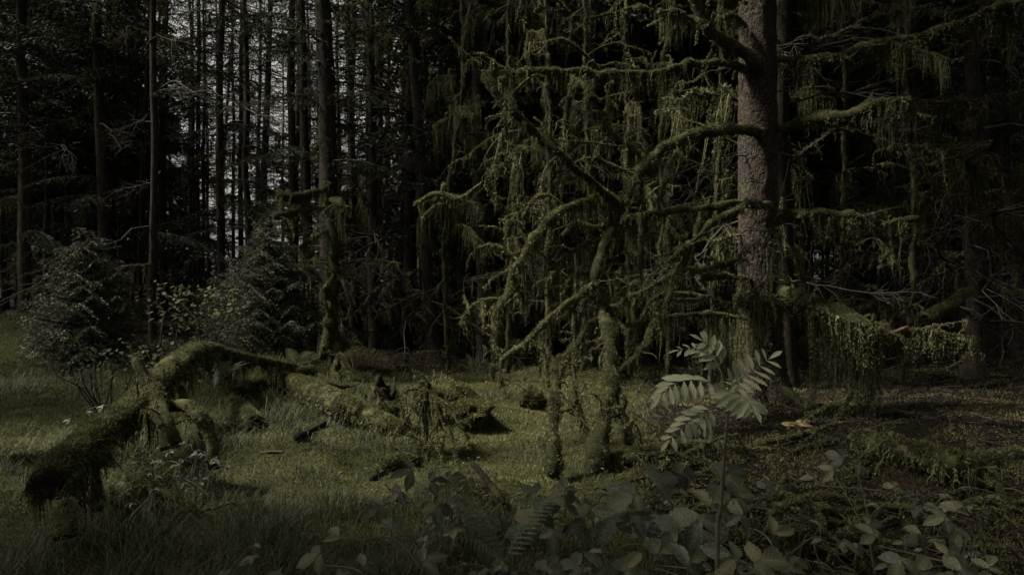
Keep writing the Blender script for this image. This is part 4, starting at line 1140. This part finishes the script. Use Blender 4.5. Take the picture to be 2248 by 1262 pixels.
# drooping dead sapling with dangling twigs
b = G0(934, 7.3)
t = thing('dead_sapling', b, 'drooping dead sapling with dangling bare twigs on mound', 'dead sapling')
limb(t, [(936, 1000, 7.2), (934, 950, 7.25), (932, 900, 7.35), (929, 855, 7.5)], .018, .016, .012, .0, name='stem', fz=1.2)
tips = [(880, 965, 6.9), (905, 1000, 6.8), (915, 1030, 6.7), (930, 1070, 6.6), (945, 1060, 6.6), (960, 1010, 6.8), (975, 1000, 6.9), (1000, 1060, 6.6), (950, 990, 6.9), (940, 1040, 6.7), (925, 985, 6.9), (1020, 985, 7.0), (895, 930, 7.1)]
for (a, bb_, dd_) in tips:
    j1, j2, j3 = rng.normal(0, 9, 3)
    limb(t, [(929, 856, 7.5), (929 + (a - 929) * .5 + j1, 868 + abs(a - 929) * .25 + j2, 7.35), (a - (a - 929) * .12 + j3, 900 + (bb_ - 900) * .3, 7.1), (a - j3 * .8, bb_ - (bb_ - 900) * .35, (7.1 + dd_) / 2), (a + j1, bb_, dd_)], .011, .003, .003, 0, 40, name='twig', wood='dark', twigs=3, segs=6, fz=.4, sub=0)
limb(t, [(922, 850, 7.5), (930, 846, 7.5), (942, 852, 7.5)], .03, .03, .03, .12, 200, name='moss_cap', fz=2)

r4 = np.random.default_rng(9)
for k in range(34):
    px = 1330 + 900 * r4.random(); py = 930 + 320 * r4.random() ** .8
    d = gh(px, py); c = np.array([(px - 1124) * d / F_PX, d, 0.])
    an = r4.normal(0, .7) + (math.pi if r4.random() < .5 else 0); Ls = .35 + .8 * r4.random()
    tt = np.linspace(-.5, .5, 5)
    w = np.stack([c[0] + np.cos(an + tt * r4.normal(0, .8)) * tt * Ls, c[1] + np.sin(an) * tt * Ls, 0 * tt], 1)
    w[:, 2] = H(w[:, 0], w[:, 1]) + .015 + .10 * r4.random() * (1 - (2 * tt) ** 2) + (.16 * r4.random() * (tt + .5) if r4.random() < .4 else 0)
    t = thing('fallen_branch', [c[0], c[1], float(H(c[0], c[1]))], 'crooked mossy stick tangled on the dark floor before the spruce', 'branch', 'mossy sticks on the right floor')
    limbw(t, w, .011 + .012 * r4.random(), .005, .012 * r4.random() + .004, .10, 50, name='wood', twigs=3, fz=.7, sub=5, segs=6)

# ---------------------------------------------------------------- mushrooms
def mushroom(label, px, py, d, r, h, tilt, name='mushroom'):
    d = gh(px, py + 22 + (8.3 - d) * 40)
    c = P(px, py, d); h = max(.05, c[2] - float(H(c[0], c[1])))
    t = thing(name, [c[0], c[1], c[2] - h], label, 'mushroom')
    prof = [(0, .30), (.35, .29), (.7, .22), (.93, .10), (1.0, 0), (.96, -.05), (.8, -.01), (.5, .03), (.12, .05)]
    g = Geo(); k = 22
    u = np.linspace(0, 2 * math.pi, k, endpoint=False)
    v = []
    for (a, z) in prof:
        rr = r * max(a, .01) * (1 + .06 * vn(np.cos(u) * 1.5 + px, np.sin(u) * 1.5))
        v.append(np.stack([np.cos(u) * rr, np.sin(u) * rr, z * r * .9 + .05 * r * vn(np.cos(u) * 1.3, np.sin(u) * 1.3 + px) * a], 1))
    v = np.concatenate(v); ca, sa = math.cos(tilt), math.sin(tilt)
    v = v @ np.array([[ca, 0, sa], [0, 1, 0], [-sa, 0, ca]]).T + c
    i = np.arange(len(prof) - 1)[:, None] * k; j = np.arange(k)[None]; kk = (j + 1) % k
    g.add(v, np.stack([i + j, i + kk, i + k + kk, i + k + j], -1).reshape(-1, 4), None, np.repeat([.3, .35, .5, .7, .8, .6, .4, .4, .4], k))
    obj('cap', g, M['cap'], t, smooth=True)
    g = Geo(); zz = np.linspace(0, 1, 6)
    tube(g, np.stack([c[0] + .01 * np.sin(zz * 2), np.full(6, c[1]), c[2] - h - .05 + zz * (h + .06)], 1), np.linspace(.20, .15, 6) * r, 10, .1, 20)
    obj('stem', g, M['gill'], t, smooth=True)
mushroom('leftmost wide tan mushroom at the big spruce foot', 1737, 932, 8.3, .10, .10, .05)
mushroom('small tan mushroom half hidden behind the others', 1763, 925, 8.45, .075, .12, -.05)
mushroom('tan mushroom with cap drooping beside the mossy stub', 1768, 934, 8.25, .085, .08, .18)
log('short mossy stub standing beside the mushrooms', [(1772, 985, 8.0), (1776, 960, 8.05), (1780, 935, 8.1)], [.06, .05, .035], moss=.02, wood='dark', name='mossy_stub', cat='stub', fz=1.3)

# ---------------------------------------------------------------- leaves
def leaf_mesh(name, width, nu, nv, tooth, corr, fold, curl, peak=.4, mat_=None):
    u = np.linspace(0, 1, nu); v = np.linspace(-1, 1, nv)
    wd = width * np.sin(np.pi * u ** (math.log(.5) / math.log(peak))) ** .8 * (1 - .35 * sm(.6, 1, u))
    wd = wd * np.where(np.arange(nu) % 2 == 0, 1 + tooth, 1 - tooth); wd[0] = .012; wd[-1] = .004
    g = Geo()
    Pn = []
    for i in range(nu):
        for j in range(nv):
            x = u[i] + .16 * abs(v[j]) * (1 if i > 0 else 0) * (1 - u[i]) * min(1, u[i] * 6) - .05 * abs(v[j]) * (corr > 0) + .05 * abs(v[j]) * wd[i] / width * (1 if i % 2 == 0 else -1) * (tooth > 0)
            z = fold * abs(v[j]) * wd[i] + corr * math.cos(math.pi * i) * abs(v[j]) * .5 - curl * u[i] ** 2 + curl * .3 * u[i]
            Pn.append((x, v[j] * wd[i], z))
    ii = [(i * nv + j, i * nv + j + 1, (i + 1) * nv + j + 1, (i + 1) * nv + j) for i in range(nu - 1) for j in range(nv - 1)]
    g.add(Pn, ii, None, [.35 + .3 * abs(v[j]) for i in range(nu) for j in range(nv)])
    me = g.mesh(name, smooth=True); me.materials.append(mat_); return me
BR = [leaf_mesh('leaflet', w, 17, 5, .08, .05, f, c, p, M['leaf']) for w, f, c, p in [(.25, .30, .22, .36), (.30, .2, .34, .4), (.22, .45, .14, .34), (.33, .15, .28, .42), (.27, -.15, .3, .38)]]
RW = [leaf_mesh('leaflet', w, 15, 3, .16, .0, .18, c, .48, M['rowan']) for w, c in [(.15, .15), (.17, .3), (.135, .05)]]
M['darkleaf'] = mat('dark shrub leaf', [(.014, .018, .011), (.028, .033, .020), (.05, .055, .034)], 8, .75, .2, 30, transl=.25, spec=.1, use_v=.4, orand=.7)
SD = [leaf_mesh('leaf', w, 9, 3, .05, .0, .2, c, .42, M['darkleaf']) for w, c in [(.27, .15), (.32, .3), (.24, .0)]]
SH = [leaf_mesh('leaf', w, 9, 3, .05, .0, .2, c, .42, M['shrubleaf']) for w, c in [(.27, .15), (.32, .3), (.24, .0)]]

def orient(loc, xd, nd, s, base):
    x = Vector(xd).normalized(); n = Vector(nd); y = n.cross(x)
    if y.length < 1e-4: y = Vector((0, 1, 0)).cross(x)
    y.normalize(); z = x.cross(y)
    m = Matrix((x, y, z)).transposed().to_4x4()
    m.translation = Vector(loc) - Vector(base)
    return m @ Matrix.Diagonal((s, s, s, 1))

def compound(plant, base3, loc, xd, nd, size, k, meshes=BR, petiole=None, spread=1.25):
    """bramble leaf: a petiole part carrying its leaflets"""
    g = Geo()
    loc = np.asarray(loc, float); p0 = np.asarray(petiole, float) if petiole is not None else loc - np.asarray(xd) * size * .9
    q = np.stack([p0, (p0 + loc) / 2 + np.array([0, 0, -.01]), loc])
    tube(g, spline(q, 5), np.full(5, .0016 + size * .008), 5, cap=False)
    lf = obj('leaf', g, M['stem'], plant)
    x = nrm(np.asarray(xd, float)[None])[0]; n = nrm(np.asarray(nd, float)[None])[0]; y = nrm(np.cross(n, x)[None])[0]
    angs = {1: [0], 3: [0, spread, -spread], 5: [0, .75, -.75, 1.6, -1.6]}[k]
    for i, a in enumerate(angs):
        a = a + rng.normal(0, .08)
        d = x * math.cos(a) + y * math.sin(a) - n * (.08 + .18 * rng.random())
        s = size * (1.0 if i == 0 else .82 - .1 * (i > 2)) * (.9 + .2 * rng.random())
        off = x * size * .12 if i == 0 else 0
        linked('leaflet', meshes[rng.integers(0, len(meshes))], lf, orient(loc + off, d, n + rng.normal(0, .14, 3), s, base3))

def up_to_cam(tilt, side=0.0):
    """leaf normal: up, tipped toward the viewer by tilt"""
    return np.array([side, -tilt, 1.0])

# hand placed bramble leaves: px, py, distance, leaflet length, heading (deg, 0 = picture right, 90 = picture up/away), tilt toward viewer, count
def bramble(label, root, leaves, stem_r=.004):
    b = np.array([root[0], root[1], float(H(root[0], root[1]))])
    t = thing('bramble', b, label, 'bramble')
    pts = [P(l[0], l[1], l[2]) for l in leaves]
    order = sorted(range(len(pts)), key=lambda i: np.linalg.norm(pts[i] - b))
    chain = [b] + [pts[i] - np.array([0, 0, .05]) for i in order]
    # one arching cane through the leaf bases
    c0 = b + (np.mean(pts, 0) - b) * np.array([.3, .3, .6])
    path = spline(np.array([b - [0, 0, .05], c0] + [pts[i] - np.array([0, 0, .035]) for i in order]), 10 * (len(pts) + 1))
    g = Geo(); tube(g, path, np.linspace(stem_r * 1.3, stem_r * .5, len(path)), 6, cap=False)
    obj('cane', g, M['stem'], t)
    for i, l in enumerate(leaves):
        px, py, d, s, hd, ti, k = l
        a = RAD(hd)
        xd = np.array([math.cos(a), .6 * math.sin(a), .55 * math.sin(a) - .12])
        j = np.argmin(np.linalg.norm(path - pts[i], axis=1))
        compound(t, b, pts[i], xd, up_to_cam(ti, rng.normal(0, .4)), s * .88, k, petiole=path[j])
    return t
bramble('bramble cane with long pale leaves arching before the arching branch', (.75, 2.5), [(1395, 1085, 2.5, .125, 200, 1.3, 3), (1440, 1055, 2.55, .12, 30, 1.2, 3), (1350, 1130, 2.45, .12, 235, 1.6, 3), (1392, 1130, 2.45, .10, 285, 1.5, 3), (1490, 1040, 2.7, .10, 20, 1.0, 3)])
bramble('large bramble leaves hanging left of the sapling stem', (.62, 2.2), [(1535, 1135, 2.2, .15, 250, 1.5, 3), (1490, 1160, 2.2, .13, 225, 1.3, 3), (1560, 1110, 2.3, .12, 60, 1.2, 3), (1590, 1045, 2.6, .13, 40, .9, 3)])
bramble('broad bramble leaves at the bottom around the sapling foot', (.72, 1.9), [(1615, 1228, 1.9, .105, 140, 1.5, 3), (1660, 1232, 1.9, .12, 20, .9, 3), (1510, 1240, 1.9, .11, 60, 1.4, 3), (1560, 1258, 1.9, .10, 310, 1.2, 3), (1440, 1215, 2.1, .10, 40, 1.0, 3)])
bramble('clean three part bramble leaf right of the sapling foot', (.95, 2.1), [(1698, 1172, 2.1, .095, 20, 1.5, 3), (1630, 1130, 2.4, .09, 200, 1.0, 3)])
bramble('round bitten bramble leaf at the bottom centre', (.28, 2.0), [(1322, 1248, 2.0, .085, 110, 1.4, 1), (1372, 1252, 2.0, .10, 55, 1.0, 3), (1270, 1240, 2.1, .08, 160, 1.0, 3), (1200, 1250, 2.1, .08, 70, 1.0, 3)])
bramble('dark bramble spray at lower centre beside the fern', (.12, 2.6), [(1160, 1150, 2.6, .11, 200, 1.2, 3), (1185, 1125, 2.65, .11, 40, 1.1, 3), (1240, 1110, 2.7, .10, 70, 1.2, 3), (1255, 1150, 2.6, .10, 310, 1.3, 3), (1215, 1165, 2.5, .09, 260, 1.1, 3), (1175, 1080, 3.0, .09, 140, .9, 3), (1240, 1075, 3.1, .10, 90, 1.3, 3)])
bramble('drooping bramble leaves under the dangling twigs', (-.35, 3.1), [(905, 1035, 3.2, .12, 190, .8, 3), (880, 1080, 3.1, .12, 215, .9, 3), (945, 1055, 3.1, .10, 20, .7, 3), (840, 1110, 3.0, .10, 200, .8, 3), (960, 1110, 2.9, .11, 275, 1.6, 3), (985, 1050, 3.3, .09, 30, .8, 3)])
bramble('bramble leaves near the bottom edge left of the fern', (-.5, 2.4), [(800, 1240, 2.4, .09, 60, 1.0, 3), (700, 1215, 2.6, .10, 200, .9, 3), (745, 1180, 2.7, .09, 120, .8, 3), (930, 1230, 2.3, .10, 40, 1.0, 3), (860, 1160, 2.7, .09, 70, .8, 3)])
bramble('bramble with pale leaves right of the mossy branch', (1.75, 3.0), [(2075, 1135, 3.0, .10, 190, 1.2, 3), (2100, 1120, 3.0, .095, 70, 1.3, 3), (2095, 1160, 3.0, .09, 260, 1.4, 3), (2020, 1170, 3.0, .09, 200, 1.0, 3), (2165, 1130, 3.2, .06, 60, 1.0, 1)])
bramble('bramble leaves at the bottom edge lower right', (1.4, 2.3), [(1980, 1225, 2.4, .10, 240, 1.3, 3), (2010, 1248, 2.4, .11, 320, 1.2, 3), (2080, 1215, 2.6, .09, 40, 1.1, 3), (2110, 1250, 2.4, .10, 60, 1.2, 3), (1920, 1175, 2.8, .09, 120, 1.0, 3), (2170, 1245, 2.5, .08, 60, 1.0, 3)])
bramble('dim bramble shoots before the right mossy log', (2.0, 4.0), [(1850, 1005, 4.4, .13, 130, 1.0, 3), (1830, 1030, 4.3, .12, 220, 1.0, 3), (1880, 1020, 4.4, .10, 340, 1.2, 3), (1960, 1070, 4.0, .09, 60, 1.0, 3), (1790, 1050, 4.2, .09, 160, .9, 3), (1905, 1150, 3.6, .10, 20, .9, 3)])
bramble('dark bramble clump between the twin post and arching branch', (.9, 3.4), [(1370, 1080, 3.5, .11, 130, .9, 3), (1300, 1110, 3.4, .10, 200, .9, 3), (1430, 1150, 3.2, .11, 200, .9, 3), (1620, 1090, 3.3, .11, 30, .9, 3), (1680, 1070, 3.5, .10, 60, .9, 3), (1560, 1180, 2.9, .10, 300, 1.0, 3)])
# brambles over the left log
def bramble_bush(label, px, d, hgt, n, spread, size, canes=5, seed=1, name='bramble_bush', meshes=BR, k=3, cat='bramble'):
    r_ = np.random.default_rng(seed)
    b = G0(px, d); t = thing(name, b, label, cat)
    paths = []
    for c in range(canes):
        an = r_.random() * 6.28; hh = hgt * (.6 + .5 * r_.random()); sp = spread * (.4 + .8 * r_.random())
        e = b + np.array([math.cos(an) * sp, math.sin(an) * sp * .6, hh * .75])
        m = b + np.array([math.cos(an) * sp * .35, math.sin(an) * sp * .2, hh])
        path = spline(np.array([b - [0, 0, .04], b * .5 + m * .5 + r_.normal(0, .05, 3), m, e]), 16) + np.cumsum(r_.normal(0, .008, (16, 3)), 0)
        g = Geo(); tube(g, path, np.linspace(.006, .002, 16), 5, cap=False); obj('cane', g, M['stem'], t)
        paths.append(path)
    for i in range(n):
        pth = paths[i % canes]; j = r_.integers(5, 16)
        an = r_.random() * 6.28; pl = size * (.6 + .8 * r_.random())
        loc = pth[j] + np.array([math.cos(an), math.sin(an), .25]) * pl
        compound(t, b, loc, np.array([math.cos(an), math.sin(an), -.15 + .3 * r_.random()]), np.array([r_.normal(0, .35), -.5 + r_.normal(0, .35), 1]), size * (.7 + .5 * r_.random()), k, meshes, petiole=pth[j])
    return t
bramble_bush('bramble growing over the long log beside broken branch', 345, 5.0, .62, 20, .55, .05, 7, 3)
bramble_bush('thin bramble trailing right of the broken branch', 425, 5.2, .5, 16, .45, .05, 5, 4)
bramble_bush('small bramble sprouting behind the long log', 260, 6.4, .6, 12, .4, .055, 4, 5)
for i, (px, d, h, n, lb) in enumerate([(1120, 3.3, .45, 14, 'low bramble behind the pale fern'), (1480, 3.6, .4, 14, 'low bramble under the arching branch'), (1730, 3.3, .45, 14, 'low bramble behind the three part leaf'),
                                    (1900, 3.2, .35, 14, 'low bramble on the right front moss bank'), (2160, 3.6, .4, 14, 'low bramble by the right picture edge'), (1000, 4.2, .35, 12, 'low bramble left of the leaning stick'),
                                    (600, 3.7, .3, 10, 'sparse bramble in the dark front grass'), (1600, 4.6, .35, 12, 'low bramble behind the sapling stem'), (1290, 4.4, .35, 12, 'low bramble before the swollen mossy foot'), (2040, 4.6, .35, 12, 'low bramble below the slanting mossy branch')]):
    bramble_bush(lb, px, d, h, n, .5, .075, 5, 20 + i)

# rowan sapling
rb = P(1572, 1240, 1.9); rb[2] = float(H(rb[0], rb[1]))
row = thing('rowan_sapling', rb, 'young rowan sapling with feathery toothed leaves before the spruce', 'sapling')
sp = spline(np.array([rb - [0, 0, .05], P(1574, 1225, 1.9), P(1582, 1120, 1.88), P(1590, 1000, 1.86), P(1596, 930, 1.85), P(1597, 885, 1.85), P(1593, 855, 1.85)]), 50)
g = Geo(); tube(g, sp, np.linspace(.0062, .0028, 50), 8, .1, 30); obj('stem', g, M['stem'], row, smooth=True)
def pinnate(rows, nd, pairs, ll, first=.25, droop=.0, sweep=.55):
    w = np.array([P(*r) for r in rows]); S = spline(w, 24)
    g = Geo(); tube(g, S, np.linspace(.0017, .0007, 24), 5, cap=False)
    lf = obj('leaf', g, M['stem'], row)
    T = nrm(np.gradient(S, axis=0)); n = nrm(np.asarray(nd, float)[None])[0]
    for s in np.linspace(first, .97, pairs):
        i = int(s * 23); x = T[i]; y = nrm(np.cross(n, x)[None])[0]
        sz = ll * (1 - .35 * max(0, s - .55) / .45) * (.75 + .25 * min(1, s / .5))
        for sg in (-1, 1):
            d = x * sweep + y * sg + np.array([0, 0, -droop]) + rng.normal(0, .05, 3)
            linked('leaflet', RW[rng.integers(0, 3)], lf, orient(S[i], d, n + y * sg * -.15 + rng.normal(0, .1, 3), sz * (.92 + .16 * rng.random()), rb))
    linked('leaflet', RW[0], lf, orient(S[-1], T[-1] + np.array([0, 0, -droop * .5]), n, ll * .7, rb))
pinnate([(1594, 858, 1.85), (1588, 820, 1.83), (1575, 785, 1.82), (1556, 758, 1.82), (1545, 750, 1.82)], (.2, -.75, .9), 5, .058, .42, .05)
pinnate([(1590, 856, 1.85), (1582, 815, 1.88), (1560, 780, 1.92), (1525, 764, 1.94), (1492, 768, 1.95)], (0, -.5, 1), 5, .050, .55, .1)
pinnate([(1594, 860, 1.85), (1560, 840, 1.80), (1520, 834, 1.77), (1480, 842, 1.75), (1450, 868, 1.74)], (-.2, -.8, .8), 7, .060, .3, .55)
pinnate([(1596, 858, 1.85), (1620, 836, 1.83), (1650, 816, 1.82), (1688, 788, 1.82)], (.1, -.75, .7), 7, .058, .2, .12)
pinnate([(1594, 866, 1.85), (1600, 862, 1.78), (1616, 864, 1.72), (1640, 878, 1.67), (1652, 892, 1.65)], (.2, -1.0, .55), 8, .064, .2, .45)
pinnate([(1597, 905, 1.85), (1570, 896, 1.82), (1540, 908, 1.80), (1505, 930, 1.78), (1470, 965, 1.77)], (-.3, -.8, .7), 7, .052, .35, .3)
pinnate([(1598, 946, 1.85), (1575, 938, 1.83), (1552, 934, 1.82), (1532, 936, 1.81)], (0, -.8, .8), 3, .045, .55, .4)
pinnate([(1596, 880, 1.86), (1605, 850, 1.92), (1622, 838, 1.97), (1640, 850, 2.0)], (0, -.4, 1), 5, .05, .3, .2)

# ferns
def frond_geo(L, pin, nn=20):
    g = Geo(); s = np.linspace(0, 1, nn)
    ax = np.stack([s * L, 0 * s, .28 * L * np.sin(s * 2.2) - .12 * L * s], 1)
    tube(g, ax, np.linspace(.0028, .0008, nn) * L / .4, 4, cap=False)
    for i in range(2, nn):
        pl = pin * L * math.sin(math.pi * (.12 + .86 * s[i])) ** .8
        for sg in (-1, 1):
            d = np.array([.38, sg, -.15]); d /= np.linalg.norm(d)
            m = 7
            for k in range(m):
                c = ax[i] + d * pl * (k + .3) / m; w = pl * .16 * (1.05 - k / m) + .002
                e = np.array([1, 0, 0]) * w
                f = d * pl / m * .8
                g.add([c - f * .4, c + e + f * .4, c + f * .6], None, [[0, 1, 2]], rng.random())
                g.add([c - f * .4, c + f * .6, c - e + f * .4], None, [[0, 1, 2]], rng.random())
    me = g.mesh('frond'); me.materials.append(M['fern']); return me
FR = [frond_geo(1.0, .26), frond_geo(1.0, .22, 16)]
def fern(label, loc, n, L, azs=None, up=.5, name='fern'):
    b = np.asarray(loc, float); t = thing(name, b, label, 'fern')
    for i in range(n):
        az = azs[i] if azs else rng.random() * 6.28
        e = up + rng.normal(0, .12)
        m = Matrix.Rotation(az, 4, 'Z') @ Matrix.Rotation(-e, 4, 'Y') @ Matrix.Rotation(rng.normal(0, .2), 4, 'X')
        s = L * (.8 + .4 * rng.random())
        linked('frond', FR[i % 2], t, m @ Matrix.Diagonal((s, s, s, 1)))
    return t
f0 = P(1110, 1236, 2.12)
fern('pale feathery fern frond at the bottom centre', f0, 4, .24, [2.95, 2.3, .5, 3.6], .5)
fern('small fern in the shadow below the long log', P(470, 850, 8.9), 5, .42, [.3, .8, -.3, 2.6, 1.3], .5)
for px, d, lb in [(655, 11.9, 'tiny fern left of the forked snag'), (610, 12.3, 'tiny fern behind the root logs'), (1240, 13.2, 'dim fern behind the hanging stem'), (1085, 13.5, 'dim fern beside the grey mossy trunk'), (1505, 12.2, 'dim fern behind the falling bent limb'), (395, 10.4, 'fern on the bank above the long log'), (1040, 13.8, 'faint fern right of the leaning mossy spruce'), (1765, 8.9, 'dark little fern behind the mushrooms')]:
    fern(lb, G0(px, d), 6, .42, None, .6)

# leafy shrubs: one leaf, one part
def shrub(label, px, py, d, rx, rz, n, size, seed, name='leafy_shrub', stems=9, lv=None):
    r_ = np.random.default_rng(seed)
    c = P(px, py, d); b = np.array([c[0] + rx * .3, d, float(H(c[0], d))])
    t = thing(name, b, label, 'shrub')
    ends = []
    for k in range(stems):
        e = c + np.array([rx * (2 * (k + .5) / stems - 1) * .9, r_.normal(0, .2), rz * r_.normal(.1, .5)])
        path = spline(np.array([b + r_.normal(0, .05, 3) * [1, 1, 0], b * .6 + e * .4 + r_.normal(0, .10, 3), b * .25 + e * .75 + r_.normal(0, .08, 3) + [0, 0, .08], e]), 14)
        g = Geo(); tube(g, path, np.linspace(.010, .003, 14), 5, cap=False); obj('stem', g, M['twig'], t)
        ends.append(path)
    for i in range(n):
        pth = ends[r_.integers(0, stems)]; q = pth[r_.integers(7, 14)]
        loc = q + r_.normal(0, 1, 3) * np.array([.16, .16, .09]) * (rx ** .5)
        an = r_.random() * 6.28
        linked('leaf', (lv or SH)[r_.integers(0, 3)], t, orient(loc, (math.cos(an), math.sin(an), -.35), (r_.normal(0, .3), -.35 + r_.normal(0, .3), 1), size * (.6 + .7 * r_.random()), b))
    return t
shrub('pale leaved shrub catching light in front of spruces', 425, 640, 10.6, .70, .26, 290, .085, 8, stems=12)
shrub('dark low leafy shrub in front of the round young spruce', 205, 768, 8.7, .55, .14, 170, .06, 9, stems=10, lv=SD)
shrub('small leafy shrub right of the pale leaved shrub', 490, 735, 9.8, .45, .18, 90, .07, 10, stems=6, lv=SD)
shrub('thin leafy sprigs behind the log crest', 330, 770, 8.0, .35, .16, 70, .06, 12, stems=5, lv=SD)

# young spruces
def young_spruce(label, px, pyt, d, hgt, rmax, seed, z0=.1):
    b = G0(px, d); t = thing('young_spruce', b, label, 'tree')
    top = b + np.array([0, 0, hgt])
    g = Geo(); tube(g, np.linspace(b - [0, 0, .1], top, 8), np.linspace(.035, .006, 8), 7); obj('trunk', g, M['bark'], t)
    gg, gb = crown_geo(z0, hgt - .05, rmax, seed, .034, .06, 7, .05, 8, -.10)
    v = Geo(); v.merge(gg, None, b); obj('crown', v, M['youngneedle'], t)
    v = Geo(); v.merge(gb, None, b, 1.0); 
    v2 = Geo(); v2.merge(gb, None, b); obj('twigs', v2, M['twig'], t)
    return t
young_spruce('round topped grey green young spruce at the left', 192, 505, 11.6, 2.2, .95, 61)
young_spruce('feathery young spruce behind the pale leaved shrub', 590, 480, 13.0, 2.5, 1.25, 62)
young_spruce('small spruce seedling below the pale leaved shrub', 440, 720, 9.9, .55, .4, 63)
